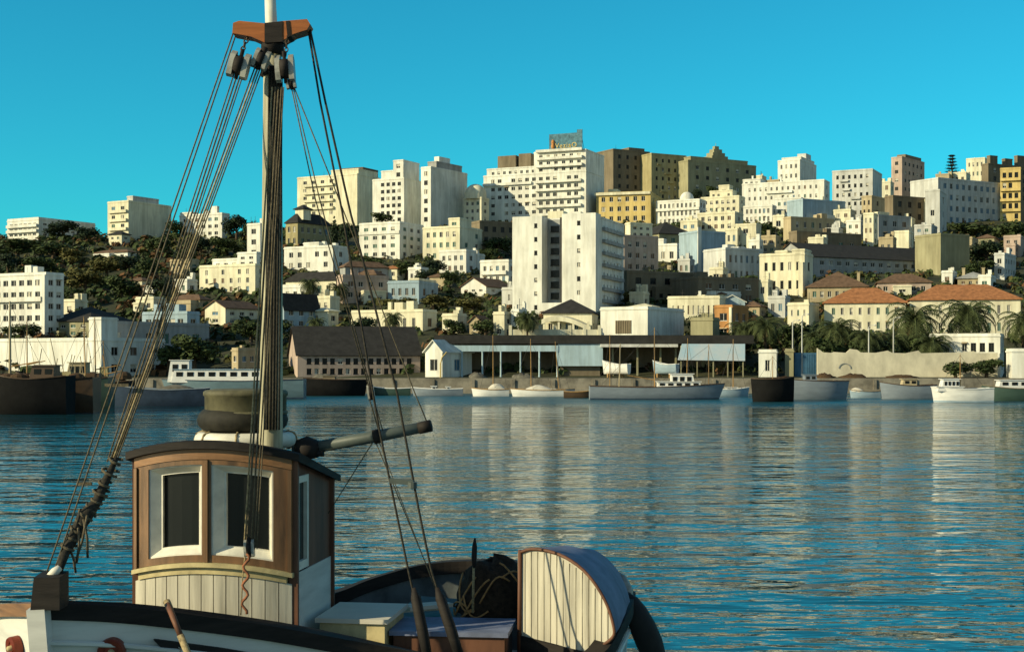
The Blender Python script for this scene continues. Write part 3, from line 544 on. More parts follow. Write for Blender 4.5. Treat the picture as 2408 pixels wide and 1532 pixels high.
bl(HS, 'brown shaded apartment house under the dark bank beside the tall tower', 'house', 1466, 1474, 1630, 640, 704, M_BR, 2, 4, 3, style=1, W=14, mir=True, th=28)
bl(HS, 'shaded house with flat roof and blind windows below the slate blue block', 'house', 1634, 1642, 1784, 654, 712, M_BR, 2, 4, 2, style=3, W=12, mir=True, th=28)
bl(HS, 'half hidden cream house beside the grey gabled house below the white terraces', 'house', 402, 470, 486, 690, 730, M_T, 1, 3, 1, roof=('hip', 1.3, M_RB))

IN = [(1040, 1076, 1086, 742, 782, M_W2, 1, 2, None, 'little cream garden pavilion among the trees above the long pavilion roof'),
 (1104, 1132, 1140, 742, 784, M_T, 1, 1, ('gy', 1.2, M_RB), 'little tan gabled hut right of the cream garden pavilion'),
 (1160, 1186, 1194, 738, 792, M_W2, 2, 1, None, 'narrow cream hut left of the tall tower foot'), (1202, 1220, 1228, 732, 790, M_W1, 2, 1, None, 'slim white tower hut at the left foot of the tall white tower'),
 (836, 884, 898, 632, 664, M_W2, 1, 3, ('hip', 1.4, M_RB), 'cream house with brown roof below the square white four storey house'), (1180, 1204, 1210, 680, 716, M_W3, 1, 2, None, 'small grey white shed left of the tall tower base'),
 (400, 446, 462, 612, 644, M_T, 2, 3, None, 'tan two storey house left of the white terraces on the slope'), (336, 380, 392, 660, 690, M_PK, 1, 3, ('hip', 1.1, M_RB), 'pink roofed cottage in the trees behind the left rigging'),
 (150, 176, 184, 708, 742, M_W2, 1, 1, None, 'tiny cream hut right of the edge hotel'), (1480, 1512, 1524, 690, 724, M_W2, 1, 2, None, 'tiny cream parapet house at the right foot of the tall tower'),
 (1744, 1786, 1800, 706, 744, M_T, 1, 2, ('hip', 1.2, M_RB), 'small tan house below the bright cream stepped building'), (1806, 1846, 1858, 700, 742, M_W3, 1, 2, None, 'low grey white house left of the orange roofed villa'),
 (2228, 2286, 2300, 560, 606, M_T, 2, 3, None, 'tan house right of the blank khaki wall block'), (2300, 2338, 2350, 548, 590, M_KH, 2, 2, ('hip', 1.3, M_RB), 'khaki house in the dark trees on the far right slope'),
 (2360, 2400, 2420, 556, 598, M_PK, 2, 2, None, 'pinkish house under the yellow loggia block'), (1960, 2000, 2012, 494, 534, M_W2, 2, 2, None, 'cream house below the pale grey white block'),
 (1990, 2024, 2034, 520, 560, M_W1, 2, 2, None, 'white cube house left of the slim cream house'), (2066, 2100, 2108, 560, 600, M_T, 1, 2, None, 'tan house above the middle of the huge dark roof'),
 (1900, 1936, 1946, 560, 596, M_W2, 1, 2, None, 'cream house at the left end of the huge dark roof'), (1662, 1694, 1704, 508, 548, M_W2, 2, 2, None, 'narrow cream house left of the arcaded house'),
 (1600, 1640, 1650, 520, 560, M_W2, 2, 2, None, 'cream house under the white colonnaded house'), (1790, 1824, 1836, 556, 596, M_T, 2, 2, None, 'tan house above the bright cream stepped building'),
 (1668, 1700, 1712, 632, 668, M_W2, 1, 1, None, 'cream hut below the slate blue block'), (2150, 2190, 2204, 530, 566, M_W3, 2, 2, None, 'grey white house below the pale blank fronted house')]
IN += [(1774, 1792, 1802, 414, 452, M_W2, 2, 1, None, 'small cream turret house left of the white penthouse block on the skyline'),
 (1800, 1832, 1842, 424, 462, M_T, 1, 2, None, 'tan house in the skyline dip left of the white penthouse block'),
 (2062, 2094, 2102, 428, 474, M_W2, 2, 2, None, 'cream skyline house between the pale grey white block and the brick red block'),
 (2200, 2232, 2242, 410, 458, M_T, 2, 2, None, 'tan skyline house between the brick red block and the araucaria'),
 (2242, 2272, 2282, 406, 456, M_W2, 2, 2, None, 'cream skyline house just right of the araucaria'),
 (1838, 1862, 1870, 482, 520, M_W1, 1, 1, None, 'white cube hut before the blue shaded wing'), (1706, 1734, 1744, 540, 576, M_W2, 1, 2, None, 'little cream house left of the blank lit cream house'),
 (1760, 1786, 1794, 566, 600, M_W1, 1, 1, None, 'white cube hut above the long grey building with tall windows'), (1838, 1868, 1876, 580, 612, M_W2, 1, 2, ('gy', 1.1, M_RB), 'cream gabled cottage behind the bright cream stepped building'),
 (1940, 1972, 1982, 538, 574, M_W3, 1, 2, None, 'pale grey cottage right of the three window grey brown house'), (2110, 2144, 2152, 514, 548, M_W2, 1, 2, None, 'cream terrace house above the cream yellow cube'),
 (2162, 2184, 2192, 560, 592, M_W1, 1, 1, None, 'white cube hut right of the cream yellow cube'), (2214, 2240, 2250, 640, 670, M_W1, 1, 1, None, 'white chimney hut left of the grey green roofed house'),
 (1548, 1580, 1590, 640, 672, M_T, 1, 2, None, 'tan hut in the dark trees right of the tall tower'), (1594, 1622, 1632, 612, 646, M_W3, 1, 2, None, 'grey white cottage left of the slate blue block foot'),
 (1660, 1700, 1712, 680, 712, M_W2, 1, 2, ('hip', 1.0, M_RB), 'cream cottage with brown roof below the shaded flat roofed house'),
 (1780, 1806, 1816, 662, 700, M_W2, 1, 1, None, 'cream hut at the foot of the bright cream stepped building'), (2300, 2330, 2342, 650, 680, M_W1, 1, 1, None, 'white dormer hut behind the second orange roof'),
 (1156, 1180, 1188, 560, 596, M_W2, 1, 2, None, 'cream cottage left of the tall white tower below the dark building'), (1100, 1124, 1132, 600, 636, M_W1, 1, 1, None, 'white hut right of the white pillared annexe'),
 (900, 934, 944, 622, 654, M_W2, 1, 2, ('hip', .9, M_RT), 'cream cottage with terracotta roof right of the brown roofed cream house'), (960, 990, 1000, 632, 664, M_W1, 1, 2, None, 'low white cottage above the pale blue house'),
 (740, 776, 786, 700, 730, M_W2, 1, 2, None, 'cream cottage between the hipped bungalow and the cream lodge'), (1010, 1046, 1056, 640, 672, M_T, 1, 2, ('hip', 1.0, M_RB), 'tan cottage left of the white gabled cottage'),
 (410, 440, 450, 660, 690, M_W1, 1, 2, None, 'white cottage below the white terraces at left'), (300, 334, 344, 650, 680, M_W2, 1, 2, ('hip', .9, M_RB), 'cream cottage on the left slope above the cream cabin')]
for xl, xc, xr, yt, yb, wm, rw, cl, rf, lab in IN: bl('garden_hut' if 'hut' in lab or 'pavilion' in lab else HS, lab, 'hut' if 'hut' in lab else 'house', xl, xc, xr, yt, yb, wm, rw, cl, 1, roof=rf, ws=.45)
# ------------------------------------------------------------------ sheds, walls and yards along the quay
QZ = 2.62
# bright warehouse with stepped end wall, far left
wr = bl('warehouse', 'bright white warehouse wall with raised right pier at the left quay', 'warehouse', -40, 238, 322, 800, 884, M_W1, 2, 0, 3, Y=254, z0=QZ, th=30, W=16, clutter=False, extras=[('vol', .90, 1, 0, .25, 750, 0, 0, 0, M_W1)])
bl('warehouse', 'grey warehouse with dark flat roof behind the bright stepped wall', 'warehouse', 225, 240, 400, 760, 850, M_G, 2, 1, 6, Y=268, z0=3.2, th=38, W=26, clutter=False)
# black roofed gabled shed right of the mast
bl('shed', 'big shed with black pitched roof and lit white gable right of the mast', 'shed', 664, 700, 988, 766, 888, M_PK, 2, 14, 0, lcols=0, Y=258, z0=QZ, th=16, mir=True, W=13, roof=('gx', 5.2, M_RD), style=1, ws=.62, hs=.6)
bl('boathouse', 'small white gabled boathouse between the black roofed shed and the long pavilion', 'boathouse', 1000, 1040, 1046, 800, 888, M_W1, 1, 1, 1, Y=256, z0=QZ, th=35, W=9, roof=('gy', 1.9, M_W1), ws=.6)
# long pavilion
pv = thing('pavilion', 'long quay pavilion with black flat roof, thin columns and pale blue walls', 'pavilion', P(1040, 888, 262) * 1.0, R(0))
pv.location.z = QZ
def pxX(px, Y, x0=1040): return (px - x0) / FPX * Y
zt = lambda py, Y=262: EYE + (HY - py) / FPX * Y - QZ
m = MB(); m.box(-1.4, pxX(1768, 262), -2.2, 12, zt(808), zt(788)); m.build('roof', M_RD, pv)
M_PB = wallm('pale_blue_paint', (0.50, 0.66, 0.74)); M_WP = wallm('white_paint', (0.80, 0.79, 0.74))
m = MB(); m.box(.3, pxX(1312, 262), -2.0, -1.6, zt(826), zt(812)); m.build('fascia', M_PB, pv)
for px in (1046, 1087, 1135, 1178, 1224, 1268, 1310):
    m = MB(); x = pxX(px, 262); m.lathe([(.26, 0), (.17, .3), (.15, zt(826) - .3), (.24, zt(826) - .004)], (x, -1.8, 0), 10); m.build('column', M_PB, pv)
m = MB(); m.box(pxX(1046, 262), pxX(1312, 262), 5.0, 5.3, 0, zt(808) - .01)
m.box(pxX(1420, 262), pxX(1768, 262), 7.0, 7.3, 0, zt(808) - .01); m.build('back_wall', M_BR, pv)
m = MB(); m.box(pxX(1312, 262), pxX(1416, 262), -1.9, -1.2, zt(860), zt(809)); m.build('wall_panel', M_PB, pv)
m = MB(); m.box(pxX(1318, 262), pxX(1410, 262), -1.0, -.6, 0, zt(860)); m.build('plinth', M_BR, pv)
m = MB(); m.box(pxX(1410, 262), pxX(1590, 262), -2.8, -.5, zt(816), zt(809)); m.build('canopy', M_WP, pv)
for px in (1440, 1498, 1552, 1588):
    m = MB(); x = pxX(px, 262); m.box(x - .16, x + .16, -.9, -.6, 0, zt(816) - .004); m.build('post', M_KH, pv)
# blue hoarding
hb = thing('hoarding', 'long sky blue and white hoarding at the right end of the pavilion', 'hoarding', (P(1594, 850, 258).x, 258, QZ))
hx = lambda px: (px - 1594) / FPX * 258
m = MB(); m.prism([(hx(1594), 0, zt(846, 258)), (hx(1752), 0, zt(848, 258)), (hx(1752), 0, zt(808, 258)), (hx(1604), 0, zt(808, 258))], (0, .25, 0)); m.build('board', mat('hoarding_blue', (0.42, 0.60, 0.72), .8, .15, .25, dark=(.66, .66, .68)), hb)
for px in (1602, 1640, 1678, 1712, 1748):
    m = MB(); x = hx(px); m.box(x - .1, x + .1, .26, .45, 0, zt(812, 258)); m.build('post', M_KH, hb)
# white cube building with grille
cb = bl('hall', 'bright white cube building with a square grille behind the pavilion roof', 'hall', 1412, 1523, 1620, 726, 815, M_W1, 1, 0, 0, Y=276, z0=4, th=30, W=18, clutter=False)
L = cb[1]; g0, g1 = L * .32, L * .66; z1 = (868 - 752) * 276 / FPX; z2 = (868 - 783) * 276 / FPX
m = MB(); m.box(g0, g1, -.06, -.004, z2, z1)
gr = m.build('grille', M_T, cb[0])
m = MB()
for i in range(9): m.box(g0 + (g1 - g0) * i / 9 + .1, g0 + (g1 - g0) * i / 9 + .3, -.2, -.062, z2, z1)
m.build('grille_bars', M_BR, gr)
# pavilion house with dark curved hip roof in front of the tall tower
ph = bl('pavilion_house', 'cream pavilion with wide dark hipped roof at the foot of the tall white tower', 'pavilion', 1278, 1392, 1412, 700, 812, M_W2, 2, 5, 2, Y=282, z0=4.4, th=10, W=11, roof=('hip', 2.9, M_RD), style=4, ws=.5)
L = ph[1]; m = MB(); z = (863 - 768) * 282 / FPX
prof = [(L * (i / 10), -2.2, z + 2.0 * math.sin(math.pi * min(1, .25 + i / 13))) for i in range(11)]
m.loft([[(x, -2.6, zz), (x, -.003, zz + .3)] for x, y, zz in prof]); m.loft([[(x, -2.6, zz - .9), (x, -2.6, zz)] for x, y, zz in prof]); m.build('porch_roof', M_W2, ph[0])
for f in (.05, .35, .65, .95):
    m = MB(); m.box(L * f - .2, L * f + .2, -2.5, -2.1, -3, z + .9); m.build('porch_post', M_W2, ph[0])
# right quay: huts, long pale wall, white building
bl('hut', 'white hut with one window behind the black sterned boat', 'hut', 1784, 1826, 1846, 828, 888, M_W1, 1, 1, 1, Y=256, z0=QZ, th=14, W=4, clutter=False, ws=.3)
bl('hut', 'khaki hut between the white hut and the blue container', 'hut', 1846, 1866, 1872, 826, 888, M_KH, 1, 0, 1, Y=257, z0=QZ, th=14, W=4, clutter=False)
ct = thing('shipping_container', 'blue container at the left end of the pale quay wall', 'container', (P(1868, 850, 258).x, 258, QZ)); cw = 56 * 258 / FPX
m = MB(); m.box(0, cw, 0, 2.5, .1, zt(829, 258)); m.build('container_body', mat('container_blue', (.08, .2, .32), .7, .2, .6), ct)
m = MB()
for i in range(14): m.box(cw * i / 14 + .05, cw * i / 14 + .2, -.06, -.003, .3, zt(829, 258) - .2)
m.build('corrugation', mat('container_blue', (.08, .2, .32)), ct)
qw = thing('quay_wall', 'long pale cream wall with shallow arch along the right quay', 'wall', (P(1922, 850, 254).x, 254, QZ)); s254 = 254 / FPX
m = MB(); top = [(1922, 818), (1936, 828), (1956, 829), (1962, 827), (1990, 829), (2000, 820), (2016, 822), (2024, 828), (2060, 829), (2088, 824), (2098, 829), (2130, 830), (2160, 824), (2166, 830), (2200, 829), (2260, 828), (2290, 825), (2296, 829), (2346, 829)]
m.prism([((px - 1922) * s254, 0, zt(py, 254)) for px, py in top] + [(424 * s254, 0, -.6), (0, 0, -.6)], (0, .5, 0)); m.build('wall', mat('pale_weathered_plaster', (.76, .70, .52), .95, .16, .35, stretch=(1, 1, .5)), qw)
m = MB(); ar = [(24 + 15 * math.cos(a), 13 * math.sin(a)) for a in [math.pi * i / 14 for i in range(15)]]
m.loft([[((px * 1.0 + 40) * s254, -.12, (zt(866, 254) + py * s254 * 1.0)), ((24 + (px - 24) * .86 + 40) * s254, -.12, zt(866, 254) + py * s254 * .84), ((24 + (px - 24) * .86 + 40) * s254, -.004, zt(866, 254) + py * s254 * .84)] for px, py in ar]); m.build('arch', M_G, qw)
wb = bl('clubhouse', 'bright white low building with flat terrace roof above the right quay wall', 'clubhouse', 2186, 2352, 2372, 790, 850, M_W1, 2, 7, 1, Y=256.5, z0=QZ, th=24, W=8, clutter=False, style=1, ws=.6, skip=lambda c, r: r == 0 or c == 2, base=.6, extras=[('band', .3, 1.0, (1,), 1.3, M_W1)])
bl('clubhouse', 'tall white wall end cut by the right edge of the photo', 'building', 2380, 2420, 2440, 826, 910, M_W1, 2, 0, 1, Y=246.5, z0=QZ, th=10, W=6, clutter=False)
# white garden wall and balustrade behind the pavilion
gw = thing('garden_wall', 'low cream garden wall running behind the pavilion roof', 'wall', (P(1200, 788, 274).x, 274, 5.2)); s274 = 274 / FPX
m = MB(); m.box(0, 215 * s274, 0, .4, -3, zt(774, 274) - 2.6); m.build('wall', M_W2, gw)
for i in range(7):
    m = MB(); x = i * 35 * s274; m.box(x - .3, x + .3, -.1, .5, -3, zt(764, 274) - 2.6); m.build('pier', M_W2, gw)
# slender posts on the right quay and yard poles
for px, top, bot, Y, lab in ((2043, 768, 850, 256, 'slender pale lamp post before the left part of the orange roofed villa'), (2101, 750, 850, 256, 'tallest pale lamp post standing before the cream villa front'),
                             (1886, 742, 850, 258, 'thin lamp post among the dark trees above the blue container'), (1864, 756, 850, 258, 'thin lamp post above the khaki hut')):
    o = thing('lamp_post', lab, 'lamp post', (P(px, bot, Y).x, Y, QZ), 0, 'lamp posts on the right quay'); hh = EYE + (HY - top) / FPX * Y - QZ
    m = MB(); m.tube([(0, 0, 0), (0, 0, hh)], [.16, .09], 8); m.build('post', M_W3, o)
    m = MB(); m.tube([(0, 0, hh - .1), (.3, -.2, hh + .25), (.9, -.5, hh + .3)], .05, 6); m.build('arm', M_W3, o)
    m = MB(); m.lathe([(0, .12), (.2, .08), (.26, -.05), (.1, -.14), (0, -.15)], (1.0, -.55, hh + .28), 8); m.build('lamp_head', M_W3, o)
# things lying on the quay
rngq = random.Random(5)
M_TARP = mat('faded_tarpaulin', (.16, .15, .12), .9, .25, 1.2); M_NET = mat('brown_net', (.10, .06, .03), .95, .3, 5, bump=.6)
for i, (px, w, hgt, lab) in enumerate(((1122, 3.0, 1.6, 'dark tarpaulin covered heap under the left pavilion columns'), (1232, 4.2, 1.3, 'greenish tarpaulin heap under the middle pavilion columns'), (2010, 5, 1.1, 'brown net heap below the arch of the pale quay wall'),
                                      (2120, 6, .9, 'low brown net heap right of the wall arch'), (1940, 3.5, 1.3, 'dark net heap at the left foot of the pale quay wall'), (760, 4, 1.2, 'dark crate heap under the left windows of the black roofed shed'))):
    m = MB(); nn = 12; rows = []
    for a in range(6):
        rr = math.cos(a / 5 * math.pi / 2); rows.append([(w / 2 * rr * math.cos(2 * math.pi * k / nn) * (1 + .4 * noise.noise(Vector((k + .5, a, i)))), 1.2 * rr * math.sin(2 * math.pi * k / nn), hgt * .55 * math.sin(a / 5 * math.pi / 2) * (1 + .9 * noise.noise(Vector((k * .9 + .3, i * 3.1, a * .8))))) for k in range(nn)])
    m.loft(rows, close=True); o = m.build('net_heap' if 'net' in lab else 'covered_heap', M_NET if 'net' in lab else M_TARP, None, True); o.location = (P(px, 880, 249).x, 249.5, QZ - .02); tag(o, lab, 'heap')
# ------------------------------------------------------------------ trees, palms, scrub
def crown_mesh(name, lobes, nq, qs, mt, seed, flat=.0):
    rg = random.Random(seed); m = MB(); vols = [l_[3] ** 3 for l_ in lobes]; tot = sum(vols)
    for (cx, cy, cz, r_), v_ in zip(lobes, vols):
        for _ in range(int(nq * v_ / tot) + 12):
            d = Vector((rg.gauss(0, 1), rg.gauss(0, 1), rg.gauss(0, 1))).normalized(); k = r_ * (rg.random() ** .35) * (1 + .22 * noise.noise(d * 2.3 + Vector((seed, cx, cy))))
            p = Vector((cx, cy, cz)) + Vector((d.x * k, d.y * k, d.z * k * .82)); nrm = (d + Vector((rg.gauss(0, .6), rg.gauss(0, .6), rg.gauss(.2, .6)))).normalized()
            x = nrm.orthogonal().normalized(); y = nrm.cross(x); a = rg.uniform(0, 6.28); s_ = qs * rg.uniform(.6, 1.3)
            x, y = x * math.cos(a) + y * math.sin(a), y * math.cos(a) - x * math.sin(a)
            m.add([p - x * s_, p - y * s_ * .5 + x * .1 * s_, p + x * s_, p + y * s_ * .55], [(0, 1, 2, 3)])
    return m.mesh(name, mt)
def trunk_mesh(h, r_, limbs, seed):
    rg = random.Random(seed); m = MB(); m.tube([(0, 0, -1.5), (rg.uniform(-.1, .1), 0, h * .5), (rg.uniform(-.2, .2), 0, h)], [r_ * 1.3, r_, r_ * .7], 7)
    for i in range(limbs):
        a = 2 * math.pi * i / limbs + rg.random(); e = rg.uniform(.25, .5)
        m.tube([(0, 0, h * .75), (math.cos(a) * e * .6, math.sin(a) * e * .6, h + .1), (math.cos(a) * e * 1.3, math.sin(a) * e * 1.3, h + .5)], [r_ * .6, r_ * .4, r_ * .15], 5)
    return m.mesh('trunk', M_TRUNK)
def lobes(seed, n_, spread, zc, r0, r1):
    rg = random.Random(seed); return [(rg.uniform(-1, 1) * spread, rg.uniform(-1, 1) * spread, zc + rg.uniform(-1, 1) * spread * .95, rg.uniform(r0, r1)) for _ in range(n_)]
# unit trees: about 2 wide, 2 tall
T = {}
for k, (mt, sd) in {'broad': (M_LF, 1), 'broad2': (M_LF, 2), 'olive': (M_LF2, 3), 'pine': (M_LF3, 4)}.items():
    T[k] = (crown_mesh('crown', lobes(sd, 11, .55, 1.02, .36, .58), 1000, .12, mt, sd), trunk_mesh(.7, .09, 4, sd))
T['cypress'] = (crown_mesh('crown', [(0, 0, .3 + .24 * i, .36 * math.sin(math.pi * (.22 + i / 9.2))) for i in range(8)], 700, .10, M_LF3, 8), trunk_mesh(.4, .07, 0, 8))
ar = MB(); rg = random.Random(4)
for t_ in range(8):
    z = .35 + t_ * .21; rr = .62 * (1 - t_ / 9) ** .8 + .08
    for k in range(11):
        a = 2 * math.pi * k / 11 + t_; d = Vector((math.cos(a), math.sin(a), 0)); sd = Vector((-d.y, d.x, 0))
        for j in range(5):
            c = d * rr * (.2 + .18 * j) + Vector((0, 0, z + .02 * j)); s_ = .09
            ar.add([c - sd * s_, c + d * s_ - Vector((0, 0, .03)), c + sd * s_, c - d * s_ + Vector((0, 0, .05))], [(0, 1, 2, 3)])
T['araucaria'] = (ar.mesh('crown', M_LF3), trunk_mesh(1.9, .05, 0, 5))
def palm_mesh(seed, nf=46, lf=1.0):
    rg = random.Random(seed); m = MB()
    for i in range(nf):
        a = 2.4 * i + rg.random() * .4; up = 1.25 - 1.75 * (i / nf); ln = lf * rg.uniform(.85, 1.1); d = Vector((math.cos(a), math.sin(a), 0)); sd = Vector((-d.y, d.x, 0)); pts = []
        p = Vector((0, 0, 0)); ang = up; N_ = 9
        for j in range(N_ + 1):
            pts.append(p.copy()); p = p + (d * math.cos(ang) + Vector((0, 0, math.sin(ang)))) * (ln / N_); ang -= .17 + .04 * j * .5
        m.tube(pts, [.022 - .0016 * j for j in range(N_ + 1)], 4, 0)
        for j in range(1, N_ + 1):
            w = .20 * math.sin(math.pi * (.12 + .8 * j / (N_ + 1))) + .03; tt = (pts[j] - pts[j - 1])
            for sg in (-1, 1):
                for q_ in (0, .5):
                    b0 = pts[j - 1] + tt * q_; tip = b0 + sd * sg * w * rg.uniform(.8, 1.1) + tt * .9 - Vector((0, 0, w * .35))
                    m.add([b0, b0 + tt * .32, tip], [(0, 1, 2)])
    return m.mesh('crown', M_PALM)
def palm_skirt(seed):
    rg = random.Random(seed); m = MB()
    for i in range(22):
        a = 2.4 * i; d = Vector((math.cos(a), math.sin(a), 0)); sd = Vector((-d.y, d.x, 0)); r_ = rg.uniform(.18, .34)
        m.add([d * .06 - sd * .05, d * .06 + sd * .05, d * r_ + sd * .03 - Vector((0, 0, rg.uniform(.25, .5))), d * r_ - sd * .03 - Vector((0, 0, rg.uniform(.25, .5)))], [(0, 1, 2, 3)])
    return m.mesh('dry_fronds', M_DEAD)
PALMS = [palm_mesh(3), palm_mesh(11, 52), palm_mesh(17, 42)]; SKIRT = palm_skirt(2)
def palm_trunk():
    m = MB(); m.tube([(0, 0, -.15 + .1 * i) for i in range(12)], [.085 if i % 2 else .07 for i in range(12)], 9); return m.mesh('trunk', M_TRUNK)
PTRUNK = palm_trunk()
def tree(kind, px, pyb, pyt, wpx, label, name=None, Y=None, group=None):
    Y = Y or depth_for(pyb); p = P(px, pyb, Y); h = (pyb - pyt) * Y / FPX; w = wpx * Y / FPX
    nm = name or {'cypress': 'cypress_tree', 'araucaria': 'araucaria_tree', 'pine': 'pine_tree', 'olive': 'olive_tree'}.get(kind, 'broadleaf_tree')
    o = thing(nm, label, 'tree', p, (px * 37 % 628) / 100, group); top = {'cypress': 2.3, 'araucaria': 2.0}.get(kind, 2.05)
    for me in T[kind][::-1]: c = link(me.name.split('.')[0], me, o); c.scale = (w / (1.0 if kind == 'cypress' else 1.3 if kind == 'araucaria' else 2.0), w / (1.0 if kind == 'cypress' else 1.3 if kind == 'araucaria' else 2.0), h / top)
def palm(px, pyc, rad, pyb, Y, label, v=0, trunk=True, group=None):
    z0 = ground_z(P(px, pyb, Y).x, Y); zc = EYE + (HY - pyc) / FPX * Y; r_ = 1.15 * rad * Y / FPX
    o = thing('palm_tree', label, 'palm tree', (P(px, pyc, Y).x, Y, z0), (px * 13 % 628) / 100, group)
    c = link('trunk', PTRUNK, o); hh = zc - z0; c.scale = (r_ * .9, r_ * .9, hh)
    c = link('crown', PALMS[v % 3], o, (0, 0, hh)); c.scale = (r_, r_, r_)
    c = link('dry_fronds', SKIRT, o, (0, 0, hh)); c.scale = (r_, r_, r_)
PG = 'palms along the right quay'
palm(1968, 778, 62, 850, 264, 'palm with spiky crown left of the cream villa front', 0, group=PG)
palm(2040, 800, 52, 850, 261, 'low palm between the two pale lamp posts', 1, group=PG)
palm(2150, 752, 78, 850, 266, 'broad palm before the gap between the two orange roofs', 2, group=PG)
palm(2190, 812, 62, 850, 260, 'short dark palm just left of the white low building', 0, group=PG)
palm(2276, 742, 76, 850, 268, 'largest round crowned palm above the white low building', 1, group=PG)
palm(2408, 758, 62, 850, 264, 'palm cut by the right edge of the photo', 2, group=PG)
palm(2100, 806, 48, 850, 262, 'dark palm right under the tallest lamp post', 2, group=PG)
palm(1916, 800, 46, 850, 266, 'small palm above the blue container', 1, group=PG)
palm(728, 668, 30, 712, depth_for(706), 'palm before the cream bungalow right of the mast', 0)
palm(796, 680, 30, 712, depth_for(708), 'second palm before the cream bungalow under the right rigging', 1)
palm(744, 758, 26, 780, 274, 'small palm left of the cream lodge above the black shed roof', 2)
palm(924, 748, 30, 782, 276, 'small palm before the low cream wall house', 0)
palm(1240, 752, 32, 800, 272, 'bushy palm left of the pavilion with dark hipped roof', 1)
palm(1800, 768, 50, 830, 268, 'dark palm above the white hut', 2)
palm(1748, 776, 46, 830, 270, 'dark palm right of the orange plastered house', 0)
